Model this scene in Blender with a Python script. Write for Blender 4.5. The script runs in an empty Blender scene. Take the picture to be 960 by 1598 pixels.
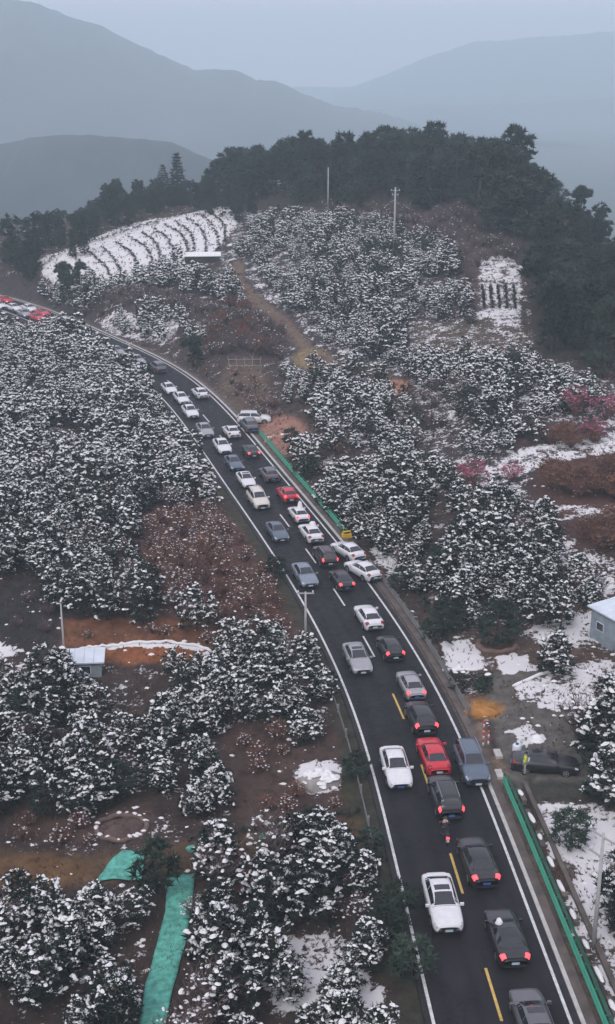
import bpy, math, random
import numpy as np
from mathutils import Vector, Matrix, noise as mnoise
R_ = math.radians
sc = bpy.context.scene
COL = sc.collection
rng = random.Random(7)

# ------------------------------------------------------------------ camera
CAM_H = 48.0
PITCH = R_(19.5)
FPX = 2000.0
CX, CY = 480.0, 799.0
cam_d = bpy.data.cameras.new('camera')
cam = bpy.data.objects.new('camera', cam_d)
COL.objects.link(cam)
cam.location = (0, 0, CAM_H)
cam.rotation_euler = (R_(90) - PITCH, 0, 0)
cam_d.sensor_fit = 'VERTICAL'
cam_d.sensor_height = 24.0
cam_d.lens = 24.0 * FPX / 1598.0
cam_d.clip_start = 1.0
cam_d.clip_end = 30000
sc.camera = cam

# ------------------------------------------------------------------ world, sun, exposure
SUN_EL, SUN_AZ = R_(48), R_(-60)
w = bpy.data.worlds.new('World')
sc.world = w
w.use_nodes = True
nt = w.node_tree
nt.nodes.clear()
sky = nt.nodes.new('ShaderNodeTexSky')
sky.sky_type = 'NISHITA'
sky.sun_disc = False
sky.sun_elevation = SUN_EL
sky.sun_rotation = R_(150)
sky.air_density = 1.0
sky.dust_density = 4.0
sky.ozone_density = 1.0
cloud = nt.nodes.new('ShaderNodeMix')           # a closed cloud deck over the clear sky
cloud.data_type = 'RGBA'
cloud.inputs[0].default_value = 0.88
cloud.inputs[7].default_value = (5.35, 5.15, 6.2, 1)
bg = nt.nodes.new('ShaderNodeBackground')
bg.inputs[1].default_value = 0.15
wo = nt.nodes.new('ShaderNodeOutputWorld')
nt.links.new(sky.outputs[0], cloud.inputs[6])
nt.links.new(cloud.outputs[2], bg.inputs[0])
nt.links.new(bg.outputs[0], wo.inputs[0])

sun_d = bpy.data.lights.new('sun', 'SUN')
sun_d.energy = 1.2
sun_d.angle = R_(25)
sun_d.color = (1.0, 0.97, 0.93)
sun = bpy.data.objects.new('sun', sun_d)
COL.objects.link(sun)
sun.rotation_euler = (R_(42), 0, R_(-30))
sc.view_settings.view_transform = 'Standard'
sc.view_settings.look = 'None'
sc.view_settings.exposure = 0.17
sc.view_settings.gamma = 1.0
sc.cycles.max_bounces = 8
sc.cycles.diffuse_bounces = 2
sc.cycles.volume_bounces = 4
sc.cycles.use_denoising = True

# ------------------------------------------------------------------ projection helpers
SP, CP = math.sin(PITCH), math.cos(PITCH)
def at(px, py, h=0.0):
    """world point where the sight line of a photo position meets height h"""
    u, v = (px - CX) / FPX, (CY - py) / FPX
    dx, dy, dz = u, CP + v * SP, -SP + v * CP
    t = (h - CAM_H) / dz
    return (dx * t, dy * t, h)
def proj(X, Y, Z):
    """world to photo position (arrays)"""
    z = Y * CP - (Z - CAM_H) * SP
    z = np.maximum(z, 1.0)
    v = (Y * SP + (Z - CAM_H) * CP) / z
    return CX + FPX * X / z, CY - FPX * v

# ------------------------------------------------------------------ road centre line
LEFT = [(664,1542),(630,1411),(597,1277),(567,1158),(536,1083),(512,1029),(484,969),(462,935),(434,885),(400,833),
        (367,785),(336,735),(297,677),(278,651),(250,618)]
RIGHT = [(896,1595),(855,1482),(810,1374),(776,1277),(732,1158),(698,1083),(667,1027),(636,980),(619,957),(583,908),
         (527,841),(486,791),(433,735),(389,679),(367,654),(324,607),(296,583)]
def samp(poly, Y):
    P = sorted([(at(*p)[1], at(*p)[0]) for p in poly])
    return np.interp(Y, [a for a, b in P], [b for a, b in P])
cl = []
for Y in np.arange(66, 189, 6.0):
    xl, xr = float(samp(LEFT, Y)), float(samp(RIGHT, Y))
    cl.append((0.5 * (xl + xr), float(Y)))
xb, yb = cl[0]
d0 = ((cl[2][0] - xb) / 12.0)
cl = [(xb - d0 * k, yb - k) for k in (58, 44, 30, 18, 9)] + cl
for p in [(262,585),(232,569),(196,553),(160,538),(120,518),(80,500),(40,482),(0,468),(-50,455),(-120,445),(-260,425)]:
    a = at(*p)
    cl.append((a[0], a[1]))
P = np.array(cl)
for _ in range(3):
    Q = P.copy()
    Q[1:-1] = 0.25 * P[:-2] + 0.5 * P[1:-1] + 0.25 * P[2:]
    P = Q
# resample at 2 m
seg = np.hypot(*np.diff(P, axis=0).T)
S = np.concatenate([[0], np.cumsum(seg)])
ROAD_L = S[-1]
ss = np.arange(0, ROAD_L, 2.0)
ROAD = np.stack([np.interp(ss, S, P[:, 0]), np.interp(ss, S, P[:, 1])], 1)
for _ in range(6):
    Q = ROAD.copy()
    Q[1:-1] = 0.25 * ROAD[:-2] + 0.5 * ROAD[1:-1] + 0.25 * ROAD[2:]
    ROAD = Q
TAN = np.gradient(ROAD, axis=0)
TAN /= np.linalg.norm(TAN, axis=1)[:, None]
RN = np.stack([TAN[:, 1], -TAN[:, 0]], 1)           # to the right when looking along the road
HALF = 3.62
def road_at(s, off=0.0):
    i = min(max(s / 2.0, 0), len(ROAD) - 1.001)
    k = int(i); f = i - k
    c = ROAD[k] * (1 - f) + ROAD[k + 1] * f
    n = RN[k] * (1 - f) + RN[k + 1] * f
    t = TAN[k] * (1 - f) + TAN[k + 1] * f
    return c[0] + n[0] * off, c[1] + n[1] * off, math.atan2(t[1], t[0])
def s_near(x, y):
    d = (ROAD[:, 0] - x) ** 2 + (ROAD[:, 1] - y) ** 2
    return 2.0 * int(np.argmin(d))
def road_dist(X, Y):
    """signed offset to the right and distance"""
    best = np.full(X.shape, 1e9); sign = np.zeros(X.shape)
    for k in range(0, len(ROAD), 2):
        dx, dy = X - ROAD[k, 0], Y - ROAD[k, 1]
        t = np.clip(dx * TAN[k, 0] + dy * TAN[k, 1], -2.2, 2.2)
        ex, ey = dx - t * TAN[k, 0], dy - t * TAN[k, 1]
        d = np.hypot(ex, ey)
        m = d < best
        best = np.where(m, d, best)
        sign = np.where(m, np.sign(ex * RN[k, 0] + ey * RN[k, 1]), sign)
    return best, sign

# ------------------------------------------------------------------ terrain heights
ctrl = [(-100,1600,-1),(100,1600,-1),(300,1600,-1),(500,1600,-.8),(-100,1300,-.8),(100,1300,-.8),(300,1300,-.6),(480,1300,-.5),
 (-100,1100,-.6),(100,1100,-.6),(300,1080,-.5),(450,1080,-.4),(0,1045,-.6),(200,1045,-.6),(320,1040,-.4),(110,965,1.3),(200,965,1.3),(300,965,1.1),(420,950,.3),
 (0,880,1.6),(200,880,1.6),(-100,800,1.6),(100,800,1.8),(300,800,.8),(0,650,1.6),(200,650,1.0),(0,540,.5),(-100,540,.5),
 (150,497,1.6),(230,490,3),(300,520,2.5),(200,440,6),(350,440,7),(200,365,11),(330,325,14),(60,410,7),(-60,400,6),(0,420,4),(100,460,2.5),
 (430,620,1.5),(480,560,3.5),(420,500,5),(400,440,8),(380,380,11.5),(450,330,15),
 (600,800,.5),(600,700,2.2),(600,600,4.5),(600,500,7.5),(600,400,12),(600,340,16),
 (800,1000,.3),(800,900,1.5),(800,800,3),(800,700,5),(800,600,7),(800,500,10),(800,420,14),(820,350,18),
 (950,1000,0),(950,850,2.5),(950,700,5),(950,620,6.5),(900,1300,-.3),(950,1200,0),(950,1500,-.5),(850,1160,0),(1100,1200,0),(1100,900,2),(1100,700,4),(905,400,12),(965,450,7),(1010,400,2),
 (450,300,17.5),(600,300,19),(750,310,20),(250,340,13)]
cp = [at(*c) for c in ctrl]
cp += [(x, y, 0.0) for x, y in ROAD[::5]]
cp += [(-80,400,-10),(0,400,0),(70,368,0),(100,300,-6),(80,240,0),(110,200,-6),(120,120,0),(120,60,0),(60,30,0),(0,25,-1),(-60,30,-1),
       (-120,60,0),(-120,120,0),(-120,200,0),(-150,300,-10)]
cp = np.array(cp)
def tk(r2): return 0.5 * r2 * np.log(r2 + 1e-9)
n_ = len(cp)
A = np.zeros((n_ + 3, n_ + 3))
d2 = (cp[:, None, 0] - cp[None, :, 0]) ** 2 + (cp[:, None, 1] - cp[None, :, 1]) ** 2
A[:n_, :n_] = tk(d2) + np.eye(n_) * 25.0
A[:n_, n_:] = np.c_[np.ones(n_), cp[:, :2]]
A[n_:, :n_] = A[:n_, n_:].T
WT = np.linalg.solve(A, np.r_[cp[:, 2], 0, 0, 0])
def sstep(a, b, x):
    t = np.clip((x - a) / (b - a), 0, 1)
    return t * t * (3 - 2 * t)
def bumps(X, Y):
    return (0.16 * np.sin(X * 0.55 + 1.3 * np.sin(Y * 0.31)) * np.cos(Y * 0.47 + np.sin(X * 0.23))
            + 0.10 * np.sin(X * 1.21 + Y * 0.9) * np.cos(Y * 1.37 - X * 0.6)
            + 0.06 * np.sin(X * 2.7 - Y * 1.9 + np.sin(X)))
def terrain(X, Y):
    X = np.asarray(X, float); Y = np.asarray(Y, float)
    shp = X.shape
    x, y = X.ravel(), Y.ravel()
    xc, yc = np.clip(x, -170, 140), np.clip(y, -10, 430)
    h = WT[n_] + WT[n_ + 1] * xc + WT[n_ + 2] * yc
    for i in range(n_):
        h = h + WT[i] * tk((xc - cp[i, 0]) ** 2 + (yc - cp[i, 1]) ** 2)
    h = np.clip(h, -30, 24)
    d, sg = road_dist(x, y)
    wr = sstep(5.0, 11.0, d)
    h = h * wr + bumps(x, y) * sstep(4.6, 8.0, d) - 0.10 * (1 - wr)
    far = np.maximum.reduce([sstep(120, 420, -x), sstep(75, 260, x), sstep(375, 640, y)])
    h = h * (1 - far) + (-125) * far
    return h.reshape(shp)
def th(x, y): return float(terrain(np.array([x]), np.array([y]))[0])
def ground(px, py):
    """first meeting of a photo sight line with the terrain"""
    u, v = (px - CX) / FPX, (CY - py) / FPX
    dx, dy, dz = u, CP + v * SP, -SP + v * CP
    t = np.linspace(40, 370, 1400)
    X, Y, Z = dx * t, dy * t, CAM_H + dz * t
    H = terrain(X, Y)
    k = np.argmax(Z < H)
    if Z[k] >= H[k]: k = int(np.argmin(np.where(Y > 150, Z - H, 1e9)))
    return float(X[k]), float(Y[k]), float(H[k])

# ------------------------------------------------------------------ materials
def mat(name, color, rough=0.7, metal=0.0, var=0.12, scale=3.0, bump=0.0, bscale=20.0, emit=None, spec=0.5, coat=0.0, objvar=0.0):
    m = bpy.data.materials.new(name)
    m.use_nodes = True
    t = m.node_tree; b = t.nodes['Principled BSDF']
    b.inputs['Roughness'].default_value = rough
    b.inputs['Metallic'].default_value = metal
    b.inputs['Specular IOR Level'].default_value = spec
    b.inputs['Coat Weight'].default_value = coat
    b.inputs['Coat Roughness'].default_value = 0.1
    tc = t.nodes.new('ShaderNodeNewGeometry')
    nz = t.nodes.new('ShaderNodeTexNoise')
    nz.inputs['Scale'].default_value = scale; nz.inputs['Detail'].default_value = 5
    t.links.new(tc.outputs['Position'], nz.inputs['Vector'])
    mr = t.nodes.new('ShaderNodeMapRange')
    mr.inputs[1].default_value = 0.3; mr.inputs[2].default_value = 0.7
    mr.inputs[3].default_value = 1 - var; mr.inputs[4].default_value = 1 + var
    t.links.new(nz.outputs[0], mr.inputs[0])
    mx = t.nodes.new('ShaderNodeVectorMath'); mx.operation = 'SCALE'
    mx.inputs[0].default_value = color[:3]
    t.links.new(mr.outputs[0], mx.inputs['Scale'])
    last = mx.outputs[0]
    if objvar:
        oi = t.nodes.new('ShaderNodeObjectInfo')
        m2 = t.nodes.new('ShaderNodeMapRange')
        m2.inputs[3].default_value = 1 - objvar; m2.inputs[4].default_value = 1 + objvar
        t.links.new(oi.outputs['Random'], m2.inputs[0])
        s2 = t.nodes.new('ShaderNodeVectorMath'); s2.operation = 'SCALE'
        t.links.new(last, s2.inputs[0]); t.links.new(m2.outputs[0], s2.inputs['Scale'])
        last = s2.outputs[0]
    t.links.new(last, b.inputs['Base Color'])
    if bump:
        bn = t.nodes.new('ShaderNodeTexNoise'); bn.inputs['Scale'].default_value = bscale; bn.inputs['Detail'].default_value = 6
        t.links.new(tc.outputs['Position'], bn.inputs['Vector'])
        bp = t.nodes.new('ShaderNodeBump'); bp.inputs['Strength'].default_value = bump; bp.inputs['Distance'].default_value = 0.05
        t.links.new(bn.outputs[0], bp.inputs['Height']); t.links.new(bp.outputs[0], b.inputs['Normal'])
    if emit:
        b.inputs['Emission Color'].default_value = (*emit[:3], 1)
        b.inputs['Emission Strength'].default_value = emit[3]
    return m
M = {}
M['snow'] = mat('snow', (0.78, 0.78, 0.775), 0.8, var=0.05, scale=6, bump=0.4, bscale=9)
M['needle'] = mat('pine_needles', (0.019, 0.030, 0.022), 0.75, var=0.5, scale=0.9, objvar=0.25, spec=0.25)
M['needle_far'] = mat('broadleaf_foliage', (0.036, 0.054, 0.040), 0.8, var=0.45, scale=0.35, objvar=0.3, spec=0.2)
M['cedar'] = mat('cedar_foliage', (0.026, 0.038, 0.028), 0.8, var=0.35, scale=0.7, objvar=0.2, spec=0.2)
M['bark'] = mat('bark', (0.075, 0.055, 0.042), 0.9, var=0.3, scale=5, bump=0.3)
M['twig'] = mat('bare_twigs', (0.12, 0.085, 0.08), 0.9, var=0.3, scale=1.5, objvar=0.25)
M['twig_red'] = mat('red_brown_twigs', (0.15, 0.075, 0.062), 0.9, var=0.3, scale=1.5, objvar=0.25)
M['dryleaf'] = mat('dry_brown_leaves', (0.16, 0.075, 0.045), 0.9, var=0.35, scale=1.5, objvar=0.3)
M['blossom'] = mat('pink_blossom', (0.42, 0.10, 0.17), 0.8, var=0.3, scale=2, objvar=0.2)
M['asphalt'] = mat('asphalt', (0.018, 0.017, 0.019), 0.75, var=0.22, scale=0.35, bump=0.15, bscale=30, spec=0.12)
M['paint_white'] = mat('white_road_paint', (0.62, 0.62, 0.60), 0.7, var=0.18, scale=2.5)
M['paint_yellow'] = mat('yellow_road_paint', (0.62, 0.42, 0.10), 0.7, var=0.15, scale=2.5)
M['concrete'] = mat('concrete', (0.30, 0.28, 0.26), 0.85, var=0.25, scale=1.4, bump=0.2)
M['conc_pale'] = mat('pale_concrete', (0.48, 0.46, 0.44), 0.85, var=0.15, scale=2, bump=0.15)
M['gutter'] = mat('dirty_gutter_concrete', (0.11, 0.09, 0.08), 0.9, var=0.35, scale=0.8, bump=0.2)
M['green_rail'] = mat('green_guardrail_paint', (0.05, 0.38, 0.24), 0.45, var=0.15, scale=2)
M['green_dark'] = mat('dark_green_post_paint', (0.02, 0.12, 0.07), 0.5, var=0.2, scale=2)
M['galv'] = mat('galvanised_steel', (0.36, 0.37, 0.38), 0.5, 0.4, var=0.15, scale=3)
M['rail_grey'] = mat('weathered_grey_rail', (0.20, 0.20, 0.19), 0.6, 0.2, var=0.25, scale=2)
M['turq'] = mat('turquoise_fabric', (0.10, 0.38, 0.30), 0.8, var=0.38, scale=2.4, bump=0.3, bscale=4)
M['wood'] = mat('weathered_timber', (0.30, 0.27, 0.24), 0.85, var=0.25, scale=4)
M['bluewall'] = mat('blue_grey_sheet_wall', (0.27, 0.32, 0.36), 0.6, var=0.18, scale=1.5)
M['whiteroof'] = mat('white_sheet_roof', (0.62, 0.68, 0.74), 0.5, var=0.08, scale=1.2)
M['tyre'] = mat('tyre_rubber', (0.02, 0.02, 0.02), 0.85)
M['rim'] = mat('alloy_rim', (0.45, 0.45, 0.47), 0.35, 0.7)
M['glass'] = mat('car_glass', (0.020, 0.024, 0.028), 0.06, spec=0.8, var=0.05)
M['trim'] = mat('black_trim', (0.02, 0.02, 0.022), 0.5)
M['lamp'] = mat('headlight_lens', (0.62, 0.64, 0.68), 0.15, 0.3)
M['tail'] = mat('tail_lens', (0.25, 0.015, 0.02), 0.25)
M['tail_on'] = mat('lit_brake_light', (0.5, 0.02, 0.02), 0.3, emit=(1.0, 0.07, 0.09, 2.2))
M['plate'] = mat('number_plate', (0.45, 0.55, 0.60), 0.5)
M['plate_blue'] = mat('blue_number_plate', (0.05, 0.12, 0.35), 0.5)
def paint(name, c, metal=0.0, rough=0.32): return mat(name, c, rough, metal, var=0.07, scale=3.5, coat=0.4)
CARP = {'white': paint('white_car_paint', (0.70, 0.70, 0.71)), 'cream': paint('cream_car_paint', (0.64, 0.61, 0.54)),
        'silver': paint('silver_car_paint', (0.36, 0.36, 0.37), 0.35), 'grey': paint('grey_car_paint', (0.13, 0.13, 0.14), 0.3),
        'black': paint('black_car_paint', (0.016, 0.016, 0.018)), 'red': paint('red_car_paint', (0.55, 0.015, 0.03)),
        'darkred': paint('dark_red_car_paint', (0.16, 0.012, 0.03)), 'blue': paint('slate_blue_car_paint', (0.11, 0.145, 0.19), 0.3),
        'steel': paint('silver_blue_car_paint', (0.22, 0.26, 0.31), 0.35), 'brown': paint('dark_brown_car_paint', (0.045, 0.03, 0.03), 0.2)}

# ------------------------------------------------------------------ mesh helpers
class MB:
    def __init__(s): s.v = []; s.f = []; s.m = []
    def add(s, vs, fs, mi=0):
        o = len(s.v)
        s.v.extend(vs); s.f.extend([tuple(i + o for i in f) for f in fs]); s.m.extend([mi] * len(fs))
    def box(s, c, d, rz=0, mi=0, rx=0):
        x, y, z = d[0] / 2, d[1] / 2, d[2] / 2
        mt = Matrix.Rotation(rz, 3, 'Z') @ Matrix.Rotation(rx, 3, 'X')
        vs = []
        for a in ((-x,-y,-z),(x,-y,-z),(x,y,-z),(-x,y,-z),(-x,-y,z),(x,-y,z),(x,y,z),(-x,y,z)):
            p = mt @ Vector(a)
            vs.append((p.x + c[0], p.y + c[1], p.z + c[2]))
        s.add(vs, [(0,3,2,1),(4,5,6,7),(0,1,5,4),(1,2,6,5),(2,3,7,6),(3,0,4,7)], mi)
    def tube(s, pts, rad, n=6, mi=0, cap=True):
        vs, fs = [], []
        k = len(pts)
        for i, p in enumerate(pts):
            p = Vector(p)
            d = Vector(pts[min(i + 1, k - 1)]) - Vector(pts[max(i - 1, 0)])
            if d.length < 1e-6: d = Vector((0, 0, 1))
            d.normalize()
            a = d.cross(Vector((0.31, 0.95, 0.05)) if abs(d.z) > .7 else Vector((0, 0, 1))).normalized(); b = d.cross(a)
            r = rad[i] if isinstance(rad, (list, tuple)) else rad
            for j in range(n):
                t = 2 * math.pi * j / n
                q = p + a * (r * math.cos(t)) + b * (r * math.sin(t))
                vs.append(tuple(q))
        for i in range(k - 1):
            for j in range(n):
                j2 = (j + 1) % n
                fs.append((i * n + j, i * n + j2, (i + 1) * n + j2, (i + 1) * n + j))
        if cap:
            fs.append(tuple(range(n))[::-1]); fs.append(tuple((k - 1) * n + j for j in range(n)))
        s.add(vs, fs, mi)
    def mesh(s, name, mats, smooth=False):
        me = bpy.data.meshes.new(name)
        me.from_pydata([tuple(v) for v in s.v], [], s.f)
        for m in (mats if isinstance(mats, (list, tuple)) else [mats]): me.materials.append(m)
        if len(me.materials) > 1: me.polygons.foreach_set('material_index', s.m)
        if smooth: me.polygons.foreach_set('use_smooth', [True] * len(me.polygons))
        me.update()
        return me
def link(name, data, parent=None, loc=None, rz=0.0, sc_=None):
    o = bpy.data.objects.new(name, data)
    COL.objects.link(o)
    if parent is not None: o.parent = parent
    if loc is not None: o.location = loc
    if rz: o.rotation_euler = (0, 0, rz)
    if sc_ is not None: o.scale = sc_ if isinstance(sc_, (tuple, list)) else (sc_,) * 3
    return o
def tag(o, label=None, cat=None, group=None, kind=None):
    if label: o['label'] = label
    if cat: o['category'] = cat
    if group: o['group'] = group
    if kind: o['kind'] = kind
    return o
def part(name, mb, m, parent, smooth=False, label=None):
    o = link(name, mb.mesh(name, m, smooth), parent)
    if label: o['label'] = label
    return o
def empty(name, loc=(0,0,0), rz=0.0, label=None, cat=None, group=None, scale=None):
    o = link(name, None, None, loc, rz, scale)
    o.empty_display_size = 0.5
    return tag(o, label, cat, group)

# ------------------------------------------------------------------ ground sheet
def lines(segs):
    out = []
    for a, b, st in segs: out += list(np.arange(a, b, st))
    return out
gx = lines([(-50, 60, .62), (60, 110, 1.4)]); neg = list(-np.arange(51.2, 130, 1.4))[::-1]
step, v = 3.0, gx[-1] + 1.4
far_x = []
while v < 9000: far_x.append(v); step *= 1.18; v += step
step, v = 3.0, -neg[0] + 1.4
far_nx = []
while v < 9000: far_nx.append(-v); step *= 1.18; v += step
GX = np.array(far_nx[::-1] + neg + gx + far_x)
gy = lines([(45, 190, .62), (190, 360, 1.1)]); step, v = 2.0, 360
far_y = []
while v < 9000: far_y.append(v); step *= 1.15; v += step
step, v = 2.0, 43.5
near_y = []
while v > -9000: near_y.append(v); step *= 1.25; v -= step
GY = np.array(near_y[::-1] + gy + far_y)
XX, YY = np.meshgrid(GX, GY)
ZZ = terrain(XX, YY)
PXX, PYY = proj(XX, YY, ZZ)
front = YY > 30
# real ground cover colours laid out as regions: (px, py, rx, ry, colour, strength)
soil = np.zeros(XX.shape + (3,)); soil[:] = (0.060, 0.043, 0.036)
snowm = np.full(XX.shape, 0.34)
def blob(px, py, rx, ry, col=None, sn=None, soft=0.35):
    d = ((PXX - px) / rx) ** 2 + ((PYY - py) / ry) ** 2
    k = (1 - sstep(1 - soft, 1 + soft, d)) * front
    if col is not None:
        soil[:] = soil * (1 - k[..., None]) + np.array(col) * k[..., None]
    if sn is not None:
        snowm[:] = snowm * (1 - k) + sn * k
def poly_mask(pts, X=None, Y=None):
    X = PXX if X is None else X; Y = PYY if Y is None else Y
    ins = np.zeros(X.shape, bool)
    n = len(pts)
    for i in range(n):
        x1, y1 = pts[i]; x2, y2 = pts[(i + 1) % n]
        c = ((y1 > Y) != (y2 > Y)) & (X < (x2 - x1) * (Y - y1) / ((y2 - y1) or 1e-9) + x1)
        ins ^= c
    return ins
def area(pts, col=None, sn=None):
    k = poly_mask(pts) & front
    if col is not None: soil[k] = col
    if sn is not None: snowm[k] = sn
def stroke(pts, wpx, col=None, sn=None):
    for (x1, y1), (x2, y2) in zip(pts[:-1], pts[1:]):
        L = math.hypot(x2 - x1, y2 - y1) + 1e-6
        t = np.clip(((PXX - x1) * (x2 - x1) + (PYY - y1) * (y2 - y1)) / L ** 2, 0, 1)
        d = np.hypot(PXX - x1 - t * (x2 - x1), PYY - y1 - t * (y2 - y1))
        k = (1 - sstep(wpx * 0.7, wpx * 1.2, d)) * front
        if col is not None: soil[:] = soil * (1 - k[..., None]) + np.array(col) * k[..., None]
        if sn is not None: snowm[:] = snowm * (1 - k) + sn * k
# hillside right and upper orchard floor: mostly snowy between the trees
area([(340,330),(720,330),(800,380),(820,540),(960,600),(1200,640),(1200,900),(960,860),(700,720),(560,700),(430,560),(340,420)], (.055,.045,.042), 0.47)
area([(60,405),(200,350),(360,320),(370,350),(300,430),(150,460),(70,440)], (.15,.115,.09), 0.74)          # terraced field
area([(130,500),(230,470),(280,500),(270,540),(150,520)], (.08,.05,.05), 0.58)
blob(395,520,70,45,(.075,.05,.055),0.22); blob(240,470,60,20,(.07,.05,.055),0.15)
blob(720,370,110,60,(.085,.055,.06),0.15); blob(760,440,45,50,(.09,.06,.06),0.3)
area([(750,400),(815,395),(812,520),(745,500)], (.09,.07,.06), 0.60)
blob(720,530,110,30,(.10,.08,.06),0.46)
blob(940,760,110,60,(.10,.050,.038),0.0); blob(960,830,80,40,(.09,.05,.04),0.06); blob(860,690,60,30,(.08,.05,.05),0.2)
stroke([(765,745),(820,715),(880,705),(960,690)], 18, None, 0.62)
stroke([(840,800),(960,800)], 14, None, 0.55); blob(850,850,50,30,None,.56); blob(900,870,60,16,None,.58)
blob(940,940,40,50,None,.6)
stroke([(600,860),(640,900)], 20, None, .7)
# dirt path and bare patches on the hill
stroke([(372,415),(368,435),(400,470),(440,500),(480,545)], 10, (.17,.12,.09), 0.0)
blob(487,560,30,16,(.26,.19,.10),0.0); stroke([(490,560),(540,566),(570,575),(620,598)], 9, (.17,.12,.09), 0.1); blob(622,606,22,13,(.38,.19,.13),0.0)
blob(440,680,42,32,(.36,.19,.14),0.0)
blob(380,610,40,50,(.12,.085,.06),0.28)
# brown shrub land left of the road
area([(215,800),(330,790),(420,860),(500,985),(420,1010),(330,1000),(230,960),(205,860)], (.115,.060,.048), 0.30)
blob(430,900,28,50,(.055,.055,.03),0.05)
blob(250,780,110,25,(.11,.06,.05),0.3)
# orange bank
area([(95,965),(330,965),(400,990),(350,1010),(200,1040),(100,1030)], (.19,.085,.045), 0.12)
blob(240,1018,75,16,(.27,.10,.04),0.0); stroke([(105,1020),(170,1008),(260,1005),(320,1015),(350,1022)], 3.2, None, 1.0)
blob(40,960,60,60,(.035,.032,.03),0.05); blob(0,1015,40,10,None,0.8)
# lower left
area([(-300,1290),(100,1340),(560,1275),(585,1330),(400,1345),(300,1365),(150,1380),(0,1385),(-300,1420)], (.105,.068,.040), 0.14)
area([(360,1130),(560,1130),(570,1270),(380,1290),(340,1240)], (.080,.052,.042), 0.12)
blob(120,1270,120,45,(.085,.055,.045),0.18); blob(60,1360,80,28,(.15,.085,.04),0.12); blob(430,1370,110,30,(.12,.05,.035),0.1)
blob(190,1290,42,22,(.13,.09,.08),0.02)
area([(410,1460),(560,1465),(600,1560),(420,1580)], None, 0.72)
blob(500,1212,42,28,None,0.9)
blob(600,1440,40,90,(.045,.045,.025),0.12); blob(560,1210,24,70,(.05,.055,.028),0.05)
stroke([(590,1240),(650,1440),(690,1600)], 12, (.06,.055,.035), 0.08)
# right side
area([(660,930),(1200,930),(1200,1130),(760,1130)], (.10,.068,.052), 0.42)
area([(760,1050),(1200,1000),(1200,1260),(800,1225),(765,1130)], (.13,.12,.105), 0.05)
area([(800,1070),(900,1035),(1100,1030),(1100,1110),(860,1110),(805,1090)], (.10,.08,.065), 0.66)
area([(690,1000),(735,998),(758,1045),(705,1045)], None, 0.95)
area([(770,1025),(805,1015),(838,1045),(790,1055)], None, 0.95)
area([(820,985),(870,960),(960,950),(960,1000),(850,1010)], None, .7)
area([(790,1140),(830,1130),(860,1160),(800,1165)], None, 0.75)
blob(750,1107,34,15,(.42,.20,.05),0.0)
area([(700,1070),(730,1090),(800,1225),(765,1225),(735,1150)], (.24,.165,.12), 0.0)
area([(815,1215),(960,1225),(960,1252),(850,1248),(822,1256)], (.060,.058,.048), 0.0)
area([(820,1252),(900,1250),(1000,1270),(1000,1700),(960,1700),(890,1420),(850,1340)], (.12,.10,.085), 0.70)
area([(890,1400),(1100,1380),(1300,1700),(960,1700)], (.10,.085,.075), 0.62)
blob(850,1372,42,28,(.085,.05,.038),0.0)
blob(775,1003,32,18,(.15,.075,.045),0.0)
blob(690,960,30,20,(.11,.065,.05),0.05); blob(870,1020,30,12,(.15,.09,.07),.1)
area([(800,1222),(825,1250),(862,1360),(900,1460),(950,1598),(990,1720),(950,1720),(900,1560),(850,1400),(790,1250)], (.060,.048,.040), 0.05)
# forest floor and verges
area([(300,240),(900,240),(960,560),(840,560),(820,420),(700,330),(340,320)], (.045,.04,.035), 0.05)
area([(-200,430),(60,440),(120,500),(140,480),(160,520),(90,500),(-200,470)], (.06,.05,.05), .1)
DD, SG = road_dist(XX, YY)
vg = ((DD < 7.0) * front).astype(bool)
snowm[vg & (DD < 5.2)] = 0.0
soil[vg & (DD < 5.4) & (SG > 0)] = (.13, .10, .08)
soil[vg & (DD < 5.4) & (SG < 0)] = (.055, .05, .035)
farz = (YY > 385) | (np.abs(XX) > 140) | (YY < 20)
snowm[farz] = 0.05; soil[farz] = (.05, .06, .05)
ny, nx = XX.shape
idx = np.arange(ny * nx).reshape(ny, nx)
faces = np.stack([idx[:-1, :-1], idx[:-1, 1:], idx[1:, 1:], idx[1:, :-1]], -1).reshape(-1, 4)
me = bpy.data.meshes.new('ground')
me.vertices.add(ny * nx); me.vertices.foreach_set('co', np.stack([XX, YY, ZZ], -1).ravel())
me.loops.add(faces.size); me.loops.foreach_set('vertex_index', faces.ravel())
me.polygons.add(len(faces)); me.polygons.foreach_set('loop_start', np.arange(0, faces.size, 4))
me.polygons.foreach_set('loop_total', np.full(len(faces), 4))
me.polygons.foreach_set('use_smooth', np.ones(len(faces), bool))
me.update()
ca = me.attributes.new('soil', 'FLOAT_COLOR', 'POINT')
ca.data.foreach_set('color', np.concatenate([soil.reshape(-1, 3), np.ones((ny * nx, 1))], 1).ravel())
sa = me.attributes.new('snow', 'FLOAT', 'POINT')
sa.data.foreach_set('value', snowm.ravel())
gm = bpy.data.materials.new('snowy_soil'); gm.use_nodes = True
t = gm.node_tree; b = t.nodes['Principled BSDF']; b.inputs['Roughness'].default_value = 0.9; b.inputs['Specular IOR Level'].default_value = 0.2
a1 = t.nodes.new('ShaderNodeAttribute'); a1.attribute_name = 'soil'
a2 = t.nodes.new('ShaderNodeAttribute'); a2.attribute_name = 'snow'
ge = t.nodes.new('ShaderNodeNewGeometry')
def noise_node(scale, detail=6, rough=0.6):
    n = t.nodes.new('ShaderNodeTexNoise'); n.inputs['Scale'].default_value = scale; n.inputs['Detail'].default_value = detail
    n.inputs['Roughness'].default_value = rough
    t.links.new(ge.outputs['Position'], n.inputs['Vector']); return n
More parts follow.
